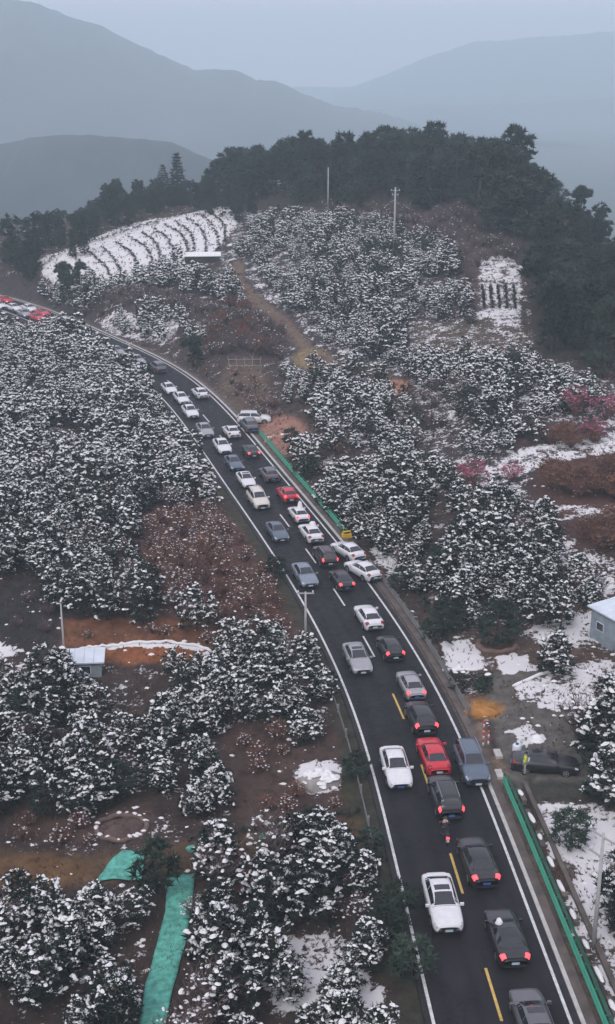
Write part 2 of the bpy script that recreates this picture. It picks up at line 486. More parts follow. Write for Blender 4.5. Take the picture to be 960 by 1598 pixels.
n1, n2, n3 = noise_node(0.5, 10, .72), noise_node(2.6, 8, .7), noise_node(0.9, 6)
n4 = noise_node(9.0, 6, .7)
def math_node(op, a, bb):
    n = t.nodes.new('ShaderNodeMath'); n.operation = op
    for i, q in enumerate((a, bb)):
        if isinstance(q, (int, float)): n.inputs[i].default_value = q
        else: t.links.new(q, n.inputs[i])
    return n.outputs[0]
nn = math_node('ADD', math_node('MULTIPLY', n1.outputs[0], .55), math_node('MULTIPLY', n2.outputs[0], .45))
val = math_node('ADD', math_node('MULTIPLY', math_node('SUBTRACT', nn, .5), 3.0), a2.outputs['Fac'])
mr = t.nodes.new('ShaderNodeMapRange'); mr.interpolation_type = 'SMOOTHSTEP'
mr.inputs[1].default_value = .50; mr.inputs[2].default_value = .60
t.links.new(val, mr.inputs[0])
sv = t.nodes.new('ShaderNodeMapRange'); sv.inputs[1].default_value = .3; sv.inputs[2].default_value = .7; sv.inputs[3].default_value = .15; sv.inputs[4].default_value = 1.55
t.links.new(math_node('ADD', math_node('MULTIPLY', n3.outputs[0], .45), math_node('ADD', math_node('MULTIPLY', n2.outputs[0], .3), math_node('MULTIPLY', n4.outputs[0], .25))), sv.inputs[0])
vs = t.nodes.new('ShaderNodeVectorMath'); vs.operation = 'SCALE'
t.links.new(a1.outputs['Color'], vs.inputs[0]); t.links.new(sv.outputs[0], vs.inputs['Scale'])
mxn = t.nodes.new('ShaderNodeMix'); mxn.data_type = 'RGBA'
t.links.new(mr.outputs[0], mxn.inputs[0]); t.links.new(vs.outputs[0], mxn.inputs[6]); mxn.inputs[7].default_value = (.70, .69, .69, 1)
t.links.new(mxn.outputs[2], b.inputs['Base Color'])
bp = t.nodes.new('ShaderNodeBump'); bp.inputs['Strength'].default_value = .8; bp.inputs['Distance'].default_value = .25
t.links.new(math_node('ADD', nn, math_node('MULTIPLY', mr.outputs[0], .25)), bp.inputs['Height']); t.links.new(bp.outputs[0], b.inputs['Normal'])
me.materials.append(gm)
tag(link('ground', me), kind='structure')

# ------------------------------------------------------------------ far mountains
M['mount'] = mat('distant_forest_slope', (0.045, 0.062, 0.066), 0.95, var=0.3, scale=0.012)
def mountain(name, ridge, D, depth, seed, rough=1.0, seg=300):
    pts = []
    for px, py in ridge:
        u, v_ = (px - CX) / FPX, (CY - py) / FPX
        dz = (-SP + v_ * CP) / (CP + v_ * SP)
        pts.append((u * D / (CP + v_ * SP), CAM_H + dz * D))
    X = np.linspace(pts[0][0], pts[-1][0], seg)
    Hh = np.interp(X, [p[0] for p in pts], [p[1] for p in pts])
    Hh = Hh + np.array([mnoise.fractal(Vector((x_ / D * 30, seed, 1.0)), .8, 2.0, 5) for x_ in X]) * D / 2000 * 3.2
    mb = MB(); rows = 26
    for j in range(rows):
        f = j / (rows - 1) * 2 - 0.8            # -0.8 front foot .. 1.2 back
        for i in range(seg):
            x = X[i]
            sp = mnoise.fractal(Vector((x / depth * 2.2 + seed, f * 1.6, seed)), 0.9, 2.0, 5)
            prof = max(0.0, 1 - abs(f) ** 1.15) if f < 0 else max(0.0, 1 - f ** 1.6)
            z = -130 + (Hh[i] + 130) * prof + sp * 38 * rough * (1 - prof) * min(1, prof * 4)
            z += mnoise.noise(Vector((x / 16 + seed, f * 9, 3.1))) * 3.0 * rough * (D / 2000)
            mb.v.append((x, D + f * depth, z))
    for j in range(rows - 1):
        for i in range(seg - 1):
            a = j * seg + i
            mb.f.append((a, a + 1, a + 1 + seg, a + seg)); mb.m.append(0)
    tag(part(name, mb, M['mount'], None, True), kind='structure')
mountain('near_mountain', [(-420,300),(-250,262),(-120,240),(0,225),(50,214),(120,210),(170,212),(220,218),(262,222),(300,238),(360,262),(470,300),(640,360)], 950, 380, 3.0, .6)
mountain('large_mountain', [(-700,60),(-400,-40),(-200,-50),(-80,-20),(0,0),(60,5),(110,25),(165,45),(225,75),(255,88),(300,107),(370,110),(400,126),(430,126),(480,150),(540,168),(600,178),(650,196),(760,245),(950,330)], 2500, 1000, 11.0, 1.0)
mountain('middle_mountain', [(420,260),(520,210),(600,190),(640,172),(690,166),(740,168),(790,180),(840,215),(900,245),(1000,270),(1150,290)], 3500, 1000, 23.0, .8)
mountain('pale_mountain', [(380,210),(480,165),(530,143),(600,118),(660,92),(740,66),(830,58),(960,50),(1150,40),(1400,80),(1700,200)], 4850, 1000, 31.0, .8)

# ------------------------------------------------------------------ road
rs = np.arange(4, len(ROAD) * 2 - 6, 2.0)
def ribbon(name, o1, o2, z, m, parent, s0=None, s1=None, th_=0.0, kind=None, stepm=2.0):
    mb = MB()
    a = rs[0] if s0 is None else s0; e = rs[-1] if s1 is None else s1
    n = max(2, int(round((e - a) / stepm)) + 1)
    for k in range(n):
        s = a + (e - a) * k / (n - 1)
        x1, y1, _ = road_at(s, o1); x2, y2, _ = road_at(s, o2)
        mb.v += [(x1, y1, z), (x2, y2, z)]
        if th_: mb.v += [(x1, y1, z - th_), (x2, y2, z - th_)]
    q = 4 if th_ else 2
    for k in range(n - 1):
        i, j = k * q, (k + 1) * q
        mb.f.append((i, i + 1, j + 1, j)); mb.m.append(0)
        if th_:
            mb.f.append((i + 2, i, j, j + 2)); mb.f.append((i + 1, i + 3, j + 3, j + 1)); mb.m += [0, 0]
    if th_:
        mb.f += [(0, 2, 3, 1), (n * q - 4, n * q - 3, n * q - 1, n * q - 2)]; mb.m += [0, 0]
    o = part(name, mb, m, parent)
    if kind: o['kind'] = kind
    return o
mb = MB(); offs = np.linspace(-HALF - .45, HALF + .5, 33); nr = len(rs); wear = []
for s_ in rs:
    for o_ in offs:
        x, y, _ = road_at(s_, o_); mb.v.append((x, y, .02))
        tr_ = sum(math.exp(-((o_ - c_) / .28) ** 2) for c_ in (-2.75, -1.0, 1.0, 2.75))
        wear.append(1.12 - .30 * tr_ + (.5 if abs(o_) > HALF + .1 else 0))
for i in range(nr - 1):
    for j in range(32):
        q = i * 33 + j; mb.f.append((q, q + 1, q + 34, q + 33)); mb.m.append(0)
k0 = len(mb.v)
for i, s_ in enumerate(rs):
    for o_ in (offs[0], offs[-1]):
        x, y, _ = road_at(s_, o_); mb.v.append((x, y, -.23)); wear.append(1)
for i in range(nr - 1):
    mb.f.append((i * 33, (i + 1) * 33, k0 + 2 * i + 2, k0 + 2 * i)); mb.f.append((i * 33 + 32, k0 + 2 * i + 1, k0 + 2 * i + 3, (i + 1) * 33 + 32)); mb.m += [0, 0]
t = M['asphalt'].node_tree; bs_ = t.nodes['Principled BSDF']; old = bs_.inputs['Base Color'].links[0].from_socket
wa = t.nodes.new('ShaderNodeAttribute'); wa.attribute_name = 'wear'
gp = t.nodes.new('ShaderNodeNewGeometry')
wn = t.nodes.new('ShaderNodeTexNoise'); wn.inputs['Scale'].default_value = 1.6; wn.inputs['Detail'].default_value = 9; wn.inputs['Roughness'].default_value = .75
t.links.new(gp.outputs['Position'], wn.inputs['Vector'])
wm = t.nodes.new('ShaderNodeMapRange'); wm.inputs[1].default_value = .35; wm.inputs[2].default_value = .7; wm.inputs[3].default_value = .8; wm.inputs[4].default_value = 1.45
t.links.new(wn.outputs[0], wm.inputs[0])
vo = t.nodes.new('ShaderNodeTexVoronoi'); vo.feature = 'DISTANCE_TO_EDGE'; vo.inputs['Scale'].default_value = .22
vx = t.nodes.new('ShaderNodeVectorMath'); vx.operation = 'ADD'; vs2 = t.nodes.new('ShaderNodeVectorMath'); vs2.operation = 'SCALE'; vs2.inputs['Scale'].default_value = 2.0
t.links.new(wn.outputs['Color'], vs2.inputs[0]); t.links.new(gp.outputs['Position'], vx.inputs[0]); t.links.new(vs2.outputs[0], vx.inputs[1]); t.links.new(vx.outputs[0], vo.inputs['Vector'])
vm = t.nodes.new('ShaderNodeMapRange'); vm.inputs[1].default_value = .004; vm.inputs[2].default_value = .014; vm.inputs[3].default_value = .55; t.links.new(vo.outputs['Distance'], vm.inputs[0])
w0 = t.nodes.new('ShaderNodeMath'); w0.operation = 'MULTIPLY'; t.links.new(wa.outputs['Fac'], w0.inputs[0]); t.links.new(vm.outputs[0], w0.inputs[1])
w1 = t.nodes.new('ShaderNodeMath'); w1.operation = 'MULTIPLY'; t.links.new(w0.outputs[0], w1.inputs[0]); t.links.new(wm.outputs[0], w1.inputs[1])
wr_ = t.nodes.new('ShaderNodeMapRange'); wr_.inputs[1].default_value = .4; wr_.inputs[2].default_value = .65; wr_.inputs[3].default_value = .45; wr_.inputs[4].default_value = .85
t.links.new(wn.outputs[0], wr_.inputs[0]); t.links.new(wr_.outputs[0], bs_.inputs['Roughness'])
w2 = t.nodes.new('ShaderNodeVectorMath'); w2.operation = 'SCALE'; t.links.new(old, w2.inputs[0]); t.links.new(w1.outputs[0], w2.inputs['Scale'])
t.links.new(w2.outputs[0], bs_.inputs['Base Color'])
road = part('road', mb, M['asphalt'], None); road['kind'] = 'structure'
at_ = road.data.attributes.new('wear', 'FLOAT', 'POINT'); at_.data.foreach_set('value', wear)
# worn paint
for nm_, sc_ in (('paint_white', 7.0), ('paint_yellow', 7.0)):
    t = M[nm_].node_tree; bs_ = t.nodes['Principled BSDF']; old = bs_.inputs['Base Color'].links[0].from_socket
    gp = t.nodes.new('ShaderNodeNewGeometry'); wn = t.nodes.new('ShaderNodeTexNoise'); wn.inputs['Scale'].default_value = sc_; wn.inputs['Detail'].default_value = 8; wn.inputs['Roughness'].default_value = .8
    t.links.new(gp.outputs['Position'], wn.inputs['Vector'])
    wm = t.nodes.new('ShaderNodeMapRange'); wm.inputs[1].default_value = .54; wm.inputs[2].default_value = .66; t.links.new(wn.outputs[0], wm.inputs[0])
    mxn = t.nodes.new('ShaderNodeMix'); mxn.data_type = 'RGBA'; t.links.new(wm.outputs[0], mxn.inputs[0]); t.links.new(old, mxn.inputs[6]); mxn.inputs[7].default_value = (.08, .08, .085, 1)
    t.links.new(mxn.outputs[2], bs_.inputs['Base Color'])
ribbon('edge_line', -HALF - 0.09, -HALF + 0.09, 0.026, M['paint_white'], road)
ribbon('edge_line', HALF - 0.09, HALF + 0.09, 0.026, M['paint_white'], road)
def s_px(px, py):
    a = at(px, py); return s_near(a[0], a[1])
sy = s_px(600, 1045)
s = 3.0
while s < rs[-1] - 8:
    ribbon('lane_marking', -0.08, 0.08, 0.026, M['paint_yellow'] if s < sy + 3 else M['paint_white'], road, s, s + 4.2)
    s += 11.0
ks = ribbon('kerb_strip', HALF + 0.5, HALF + 0.78, 0.10, M['conc_pale'], None, s_px(560, 890), rs[-1], 0.3, kind='structure')
ribbon('gutter', HALF + 0.785, HALF + 1.35, 0.03, M['gutter'], None, 4, rs[-1], 0.2, kind='structure')
ribbon('kerb_strip', HALF + 0.52, HALF + 0.76, 0.08, M['conc_pale'], None, 4, s_px(740, 1150), 0.3, kind='structure')

# ------------------------------------------------------------------ trees
def leafs(mb, r, c, rad, n, L, W, up=0.3, mi=0, flat=0.6):
    for _ in range(n):
        a = r.uniform(0, 2 * math.pi); e = math.asin(r.uniform(-.5, 1))
        d = Vector((math.cos(a) * math.cos(e), math.sin(a) * math.cos(e), math.sin(e) + up * .3)).normalized()
        p = Vector(c) + Vector((d.x * rad, d.y * rad, d.z * rad * flat)) * r.uniform(.25, .95)
        q = d.cross(Vector((r.uniform(-1, 1), r.uniform(-1, 1), r.uniform(-1, 1))))
        if q.length < .05: continue
        q.normalize()
        l = L * r.uniform(.7, 1.3); ww = W * r.uniform(.7, 1.3)
        b1 = p - d * l * .5 - q * ww; b2 = p - d * l * .5 + q * ww; tp = p + d * l * .6
        mb.add([tuple(b1), tuple(b2), tuple(tp)], [(0, 1, 2)], mi)
def snowcap(mb, r, c, a, n=7, mi=0, thick=.35, ang=None, el=None):
    ang = r.uniform(0, math.pi) if ang is None else ang; el = r.uniform(.5, .85) if el is None else el
    vs = []
    ca_, sa_ = math.cos(ang), math.sin(ang)
    tilt = r.uniform(-.25, .25)
    for ring, (f, z) in enumerate(((1.0, -.12), (.62, .75))):
        for j in range(n):
            t_ = 2 * math.pi * j / n + ring * .3
            k = f * r.uniform(.72, 1.18)
            x, y = a * k * math.cos(t_), a * k * el * math.sin(t_)
            vs.append((c[0] + x * ca_ - y * sa_, c[1] + x * sa_ + y * ca_, c[2] + a * thick * z + tilt * x))
    vs.append((c[0], c[1], c[2] + a * thick))
    fs = [(j, (j + 1) % n, n + (j + 1) % n) for j in range(n)] + [(j, n + (j + 1) % n, n + j) for j in range(n)]
    fs += [(n + j, n + (j + 1) % n, 2 * n) for j in range(n)]
    mb.add(vs, fs, mi)
def pine_parts(seed, H=3.6, Rm=1.65, ncl=80, nl=22, snow=.75, cap=.18, capn=7, leafL=.36, leafW=.06, caps=2):
    r = random.Random(seed)
    cr, sn, tr = MB(), MB(), MB()
    lean = (r.uniform(-.2, .2), r.uniform(-.2, .2))
    tr.tube([(0, 0, -.3), (lean[0] * .3, lean[1] * .3, H * .35), (lean[0], lean[1], H * .9)], [.11, .08, .02], 6)
    tiers = [0.22, 0.36, 0.5, 0.64, 0.78, 0.9, 1.0]
    wts = []
    for f in tiers: wts.append(Rm * math.sqrt(max(.04, 1.03 - ((f - .42) / .62) ** 2)))
    tot = sum(w_ ** 1.3 for w_ in wts)
    lobes = [r.uniform(0.55, 1.25) for _ in range(7)]
    for f, wd in zip(tiers, wts):
        k = max(2, int(ncl * wd ** 1.3 / tot))
        for i in range(k):
            a = 2 * math.pi * (i + r.random()) / k
            lo = lobes[int(a / 2 / math.pi * 7) % 7]
            rr = wd * lo * (r.uniform(.5, 1.0) if f < .95 else r.uniform(0, 1))
            z = H * (f + r.uniform(-.06, .06)) - .12 * rr
            c = (lean[0] * f + rr * math.cos(a), lean[1] * f + rr * math.sin(a), z)
            leafs(cr, r, c, r.uniform(.30, .48), nl, leafL, leafW)
            if i % 4 == 0 and nl > 10:
                tr.tube([(lean[0] * f, lean[1] * f, z - .25), (c[0], c[1], z - .05)], [.035, .012], 3, cap=False)
            if r.random() < snow * (0.56 + .44 * (f > .45)):
                # snow lies in broken strings along the tufts, big lumps joined to small ones
                sa = a + math.pi / 2 + r.uniform(-.8, .8); kq = r.choice((2, 3, 4)) if caps > 1 else r.choice((1, 2))
                for q in range(kq):
                    t_ = (q - (kq - 1) / 2) * cap * 1.1
                    sz = cap * (.38 + .95 * r.random() ** 1.8)
                    snowcap(sn, r, (c[0] + t_ * math.cos(sa) + r.uniform(-.07, .07), c[1] + t_ * math.sin(sa) + r.uniform(-.05, .05), z + .22 - .10 * abs(q - (kq - 1) / 2) + r.uniform(-.04, .04)), sz, capn, thick=.5, ang=sa + r.uniform(-.45, .45), el=r.uniform(.45, .8))
                leafs(sn, r, (c[0], c[1], z + .06), .4, int(nl * .2), leafL * .4, leafW * .7)
    return tr, cr, sn
def evergreen_parts(seed, H=10, Rm=3.2, ncl=120, nl=24, base=.15, L=.75, W=.17):
    r = random.Random(seed)
    tr, cr = MB(), MB()
    tr.tube([(0, 0, -.6), (r.uniform(-.3, .3), r.uniform(-.3, .3), H * .45), (r.uniform(-.5, .5), 0, H * .85)], [.24, .17, .05], 7)
    blobs = [(r.uniform(-.45, .45) * Rm, r.uniform(-.45, .45) * Rm, H * r.uniform(base, .84), Rm * r.uniform(.42, .72)) for _ in range(8)]
    blobs.append((0, 0, H * .2, Rm * .8))
    blobs.append((0, 0, H * .82, Rm * .55))
    for i in range(ncl):
        bx, by, bz, br = blobs[i % len(blobs)]
        a = r.uniform(0, 2 * math.pi); e = math.asin(r.uniform(-.6, 1)); q = r.uniform(.65, 1.05)
        c = (bx + br * q * math.cos(a) * math.cos(e), by + br * q * math.sin(a) * math.cos(e), bz + br * .85 * q * math.sin(e))
        leafs(cr, r, c, r.uniform(.5, .85), nl, L, W, flat=.75)
        if i % 6 == 0: tr.tube([(0, 0, bz - br), c], [.07, .02], 4, cap=False)
    return tr, cr
def cedar_parts(seed, H=9, Rm=1.7, tiers=17, nl=16):
    r = random.Random(seed)
    tr, cr = MB(), MB()
    tr.tube([(0, 0, -.6), (0, 0, H * .6), (0, 0, H * .98)], [.2, .12, .03], 7)
    for i in range(tiers):
        f = i / (tiers - 1)
        wd = Rm * (1 - f) ** .8 * (1.0 if f > .12 else .8) + .12
        k = max(3, int(11 * wd / Rm) + 2)
        for j in range(k):
            a = 2 * math.pi * (j + r.random()) / k; rr = wd * r.uniform(.55, 1.0)
            leafs(cr, r, (rr * math.cos(a), rr * math.sin(a), H * (.1 + .88 * f) - rr * .2), .42, nl, .5, .1)
    return tr, cr
def shrub_parts(seed, H=1.9, Rm=1.1, stems=60, snow=10, leaf=0):
    r = random.Random(seed)
    st, sn, lf = MB(), MB(), MB()
    for i in range(stems):
        a = r.uniform(0, 6.283); sp = Rm * math.sqrt(r.random()); h = H * r.uniform(.55, 1.05) * (1 - .35 * (sp / Rm) ** 2)
        b0 = (r.uniform(-.1, .1), r.uniform(-.1, .1), -.1)
        m1 = (sp * .45 * math.cos(a), sp * .45 * math.sin(a), h * .55)
        e1 = (sp * math.cos(a + .2), sp * math.sin(a + .2), h)
        st.tube([b0, m1, e1], [.03, .02, .008], 3, cap=False)
        for q in range(3):
            f = r.uniform(.3, 1); pb = tuple(m1[k_] + (e1[k_] - m1[k_]) * f for k_ in range(3))
            st.tube([pb, (pb[0] + r.uniform(-.35, .35), pb[1] + r.uniform(-.35, .35), pb[2] + r.uniform(.05, .35))], [.014, .005], 3, cap=False)
        if leaf: leafs(lf, r, (e1[0], e1[1], e1[2] - .1), .28, leaf, .16, .06)
        if i < snow: snowcap(sn, r, (e1[0], e1[1], e1[2] - r.uniform(0, .4)), r.uniform(.05, .15), 6)
    return st, lf, sn
def tri_count(o): return len(o.polygons)

PINE = []
for k in range(8):
    tr, cr, sn = pine_parts(100 + k, H=3.1 + .14 * k, Rm=1.35 + .06 * k, snow=[.95, .75, .85, .5, .9, .35, .8, .65][k])
    PINE.append((tr.mesh('pine_trunk', M['bark'], True), cr.mesh('pine_crown', M['needle']), sn.mesh('crown_snow', M['snow'], True)))
BARE = []
for k in range(3):
    st_, lf_, sn_ = shrub_parts(470 + k, H=2.3, Rm=1.15, stems=70, snow=55)
    BARE.append((st_.mesh('bare_stems', M['twig']), None, sn_.mesh('bare_snow', M['snow'], True)))
PINE_LO = []
for k in range(6):
    PINE_LO.append(pine_parts(200 + k, H=3.0 + .15 * k, Rm=1.45 + .07 * k, ncl=46, nl=7, snow=[.8, .5, .7, .6, .85, .3][k], cap=.25, capn=5, leafL=.5, leafW=.13, caps=2))
def inst_tree(name, meshes, names, x, y, z, rz, s, label, cat, group):
    e = empty(name, (x, y, z), rz, label, cat, group, (s[0], s[0], s[1]))
    for me_, nm in zip(meshes, names):
        if me_ is not None and len(me_.polygons):
            o = link(nm, me_, e)
            if nm != 'trunk': o['kind'] = 'stuff'
    return e

# planting regions in plan (drawn over the photo, then laid on the terrain)
G = {}
G['A'] = ([(-260,500),(70,512),(84,504),(120,528),(205,574),(240,622),(285,690),(318,745),(335,790),(300,800),(215,800),(208,860),(235,930),(310,965),(325,985),(95,978),(85,960),(60,915),(0,905),(-260,900)], 2.45)
G['B1'] = ([(-350,1060),(100,1075),(175,1072),(250,1060),(330,1040),(400,1015),(505,1012),(536,1080),(556,1150),(470,1165),(380,1140),(340,1200),(360,1270),(230,1300),(60,1290),(0,1330),(-350,1320)], 2.45)
G['B2'] = ([(-350,1400),(0,1410),(140,1400),(240,1420),(220,1480),(205,1598),(190,1760),(-350,1760)], 2.5)
G['B3'] = ([(325,1345),(420,1330),(560,1310),(590,1390),(610,1450),(650,1598),(680,1760),(260,1760),(280,1598),(300,1440)], 2.5)
G['C1'] = ([(400,345),(560,345),(700,385),(745,470),(738,520),(620,500),(640,560),(700,570),(830,560),(950,625),(960,640),(870,650),(840,690),(770,720),(700,760),(560,700),(520,650),(440,640),(430,590),(520,560),(500,520),(430,470),(395,410),(360,400)], 2.55)
G['C2'] = ([(480,640),(560,700),(700,760),(730,790),(820,800),(860,860),(940,920),(930,960),(860,990),(760,975),(700,990),(640,930),(600,880),(570,870),(510,800),(455,730),(430,690),(480,670)], 2.6)
G['C3'] = ([(840,1050),(1250,1010),(1300,1240),(960,1240),(905,1215),(900,1180),(830,1120)], 3.6)
G['C4'] = ([(940,1240),(1300,1230),(1500,1700),(1030,1700),(975,1450),(950,1320)], 3.6)
G['D1'] = ([(130,440),(200,430),(290,400),(330,410),(360,440),(380,480),(330,470),(250,450),(180,460),(140,480)], 2.6)
G['D2'] = ([(60,440),(130,470),(150,520),(240,545),(215,556),(130,522),(70,480)], 2.8)
def scatter(poly, sp, seed, jit=.42, vis_h=3.0, dmin=5.6):
    r = random.Random(seed)
    xs = np.arange(-115, 110, sp); ys = np.arange(44, 368, sp)
    X, Y = np.meshgrid(xs, ys)
    X = X + (np.arange(len(ys))[:, None] % 2) * sp * .5
    J = np.array([[r.uniform(-jit, jit) * sp for _ in range(2)] for _ in range(X.size)])
    X = X.ravel() + J[:, 0]; Y = Y.ravel() + J[:, 1]
    Z = terrain(X, Y)
    px, py = proj(X, Y, Z)
    m = poly_mask(poly, px, py)
    d, sg = road_dist(X, Y)
    m &= d > dmin
    # leave out what stands wholly behind a crest
    k = np.where(m)[0]
    if len(k):
        top = Z[k] + vis_h
        blockd = np.zeros(len(k), bool)
        for f in np.linspace(.72, .985, 22):
            blockd |= terrain(X[k] * f, Y[k] * f) + 1.5 > CAM_H + (top - CAM_H) * f
        m[k[blockd]] = False
    return [(float(a), float(b_), float(c), float(p), float(q)) for a, b_, c, p, q in zip(X[m], Y[m], Z[m], px[m], py[m])]
KEEP_OUT = [(225,1370,62,30),(262,1450,38,70),(240,1560,34,70),(190,1295,48,26),(135,1035,48,28),(500,1212,52,34),(480,1490,75,55),(485,560,34,18),(622,605,28,16),(445,682,46,30),
            (316,418,40,26),(380,570,40,18),(430,285,30,14),(845,1372,50,32),(720,1068,60,48),(950,1020,60,50),(780,535,60,12),(735,530,90,22),(870,1085,70,14),(60,1360,70,26),(430,1375,60,18)]
PATHS = [([(372,415),(368,435),(400,470),(440,500),(480,545)], 9), ([(570,575),(620,598)], 8)]
def blocked(px, py):
    if px < 82 and 470 < py < 524: return True
    for a, b_, c, d in KEEP_OUT:
        if ((px - a) / c) ** 2 + ((py - b_) / d) ** 2 < 1: return True
    for pts, wd in PATHS:
        for (x1, y1), (x2, y2) in zip(pts[:-1], pts[1:]):
            L = math.hypot(x2 - x1, y2 - y1)
            t_ = min(1, max(0, ((px - x1) * (x2 - x1) + (py - y1) * (y2 - y1)) / L ** 2))
            if math.hypot(px - x1 - t_ * (x2 - x1), py - y1 - t_ * (y2 - y1)) < wd: return True
    return False
RLAB = {'A': ('snow laden pine in the dense nursery block left of the road above the orange bank', 'pines in the block above the orange bank'),
 'B1': ('snow laden pine in the nursery rows between the orange bank and the green fabric path', 'pines between the bank and the green path'),
 'B2': ('snow laden pine left of the long green fabric strip at the bottom', 'pines left of the green fabric strip'),
 'B3': ('snow laden pine between the green fabric strip and the road', 'pines between the green strip and the road'),
 'C1': ('snow dusted pine on the upper hillside orchard below the forest', 'pines on the upper hillside'),
 'C2': ('snow dusted pine on the lower hillside right of the road', 'pines on the lower hillside'),
 'C3': ('snow capped pine in the yard between the blue shed and the black parked car', 'pines around the yard'),
 'C4': ('large snow capped pine at the right edge near the twin utility poles', 'pines at the right edge'),
 'D1': ('snow dusted tree below the terraced field', 'trees below the terraced field'),
 'D2': ('snow dusted tree beside the far bend of the road', 'trees beside the far bend')}
G['D4'] = ([(150,500),(230,485),(290,492),(330,520),(300,545),(240,530),(160,515)], 4.2)
RLAB['D4'] = RLAB['D2']
G['D3'] = ([(-260,488),(0,511),(74,522),(84,506),(120,524),(205,568),(238,596),(234,616),(120,548),(60,534),(-260,512)], 2.2)
RLAB['D3'] = RLAB['D2']
allp = []
for k, (poly, sp) in G.items():
    for p in scatter(poly, sp, sum(map(ord, k)) * 7 + 1, dmin=4.9 if k == 'D3' else 5.6):
        if blocked(p[3], p[4]): continue
        if k in ('C1', 'D1') and mnoise.noise(Vector((p[0] * .09, p[1] * .09, 4.0))) > .32: continue
        if k in ('B1', 'A', 'C2') and mnoise.noise(Vector((p[0] * .11, p[1] * .11, 9.0))) > .36: continue
        allp.append((k,) + p)
def inframe(p): return -40 < p[4] < 1000 and p[5] < 1680
vis = sorted([p for p in allp if inframe(p)], key=lambda p: p[2])
indiv = vis[:292]
ids = set(id(p) for p in indiv)
rest = [p for p in allp if id(p) not in ids]
MARKS = [(240,1590,'the foot of the long green strip'),(245,1400,'the dark conical pine'),(500,1212,'the snow covered heap'),(477,1003,'the grey road side pole'),
 (135,1045,'the small shed below the orange bank'),(190,1292,'the earth ring'),(60,1350,'the orange earth at lower left'),(650,1420,'the nearest white sedan'),(416,1306,'the left small green bundle'),
 (324,965,'the fallen log'),(965,1020,'the blue grey shed'),(775,1005,'the round brown mound'),(541,838,'the yellow barrier'),(850,1188,'the black parked car'),(845,1372,'the brown earth disc'),
 (940,1460,'the twin poles at the right'),(640,960,'the grey curved guardrail'),(735,1074,'the clipped hedge block'),(10,1590,'the bottom left corner'),(420,1590,'the middle of the bottom edge'),
 (10,1200,'the left edge at mid height of the lower block'),(330,1180,'the centre of the block above the green strip'),(560,1300,'the road edge beside the red sedan'),(20,1500,'the lower left edge'),
 (716,862,'the short thin pole on the right slope'),(100,960,'the thin pole of the orange bank'),(735,762,'the crimson plum tree'),(300,800,'the top of the brown shrub plot')]
MW = [at(a, b_, .5)[:2] + (c,) for a, b_, c in MARKS]
ORD = ['nearest', 'second nearest', 'third nearest', 'fourth nearest', 'fifth nearest', 'sixth nearest', 'seventh nearest', 'eighth nearest']
pine_label = {}
for mx_, my_, nm_ in MW:
    near = sorted(indiv, key=lambda p: (p[1] - mx_) ** 2 + (p[2] - my_) ** 2)[:8]
    for i_, p in enumerate(near):
        if id(p) not in pine_label: pine_label[id(p)] = 'snow laden pine %s to %s' % (ORD[i_], nm_)
for p in indiv:
    k, x, y, z = p[:4]
    bare_ = k[0] in 'ABC' and rng.random() < .13
    big = {'C4': 1.25, 'C3': 1.1, 'B3': 1.05, 'B1': .95, 'A': 1.0, 'B2': .95, 'C2': 1.05}.get(k, 1.0) * rng.uniform(.68, 1.15) * (1 + .38 * mnoise.noise(Vector((x * .13, y * .13, 1.0))))
    if bare_:
        lb_ = pine_label.get(id(p), '')
        s_ = big * rng.uniform(1.0, 1.5)
        inst_tree('bare_tree', BARE[rng.randrange(3)], ('stems', 'leaves', 'snow'), x, y, z, rng.uniform(0, 6.28), (s_, s_ * 1.1), lb_.replace('snow laden pine', 'leafless snowy tree') or 'leafless snowy tree standing among the pines of the nursery', 'tree', 'leafless trees among the pines')
        continue
    inst_tree('pine_tree', PINE[rng.randrange(8)], ('trunk', 'crown', 'crown_snow'), x, y, z, rng.uniform(0, 6.28), (big, big * rng.uniform(.85, 1.15)), pine_label.get(id(p), RLAB[k][0]), 'pine tree', RLAB[k][1])
# the remaining hundreds of the same kind as one mass
def pack(mb):
    v_ = np.array(mb.v); f_ = []
    for f in mb.f:
        for q in range(1, len(f) - 1): f_.append((f[0], f[q], f[q + 1]))
    return v_, np.array(f_)
LO = [[pack(a) for a in tr] for tr in PINE_LO]
V, F, MI, off = [], [], [], 0
for p in rest:
    tset = LO[rng.randrange(len(LO))]
    a, s_ = rng.uniform(0, 6.28), rng.uniform(.66, 1.1) * (1 + .4 * mnoise.noise(Vector((p[1] * .11, p[2] * .11, 1.0)))) * {'C1': .88, 'D3': 1.3}.get(p[0], 1.0)
    ca_, sa_ = math.cos(a) * s_, math.sin(a) * s_
    sn_ok = 2
    for mi_, (v_, f_) in enumerate(tset):
        if mi_ == 2 and p[0] == 'C1' and rng.random() < .15: continue
        q = np.stack([v_[:, 0] * ca_ - v_[:, 1] * sa_ + p[1], v_[:, 0] * sa_ + v_[:, 1] * ca_ + p[2], v_[:, 2] * s_ + p[3]], 1)
        V.append(q); F.append(f_ + off); MI.append(np.full(len(f_), mi_)); off += len(q)
V = np.concatenate(V); F = np.concatenate(F); MI = np.concatenate(MI)
me = bpy.data.meshes.new('snowy_pines')
me.vertices.add(len(V)); me.vertices.foreach_set('co', V.ravel())
me.loops.add(F.size); me.loops.foreach_set('vertex_index', F.ravel())
me.polygons.add(len(F)); me.polygons.foreach_set('loop_start', np.arange(0, F.size, 3)); me.polygons.foreach_set('loop_total', np.full(len(F), 3))
for m_ in ('bark', 'needle', 'snow'): me.materials.append(M[m_])
me.polygons.foreach_set('material_index', MI); me.update()
tag(link('snowy_pines', me), 'hundreds of small snow dusted pines covering the farther nursery blocks and hillside', 'pine trees', kind='stuff')
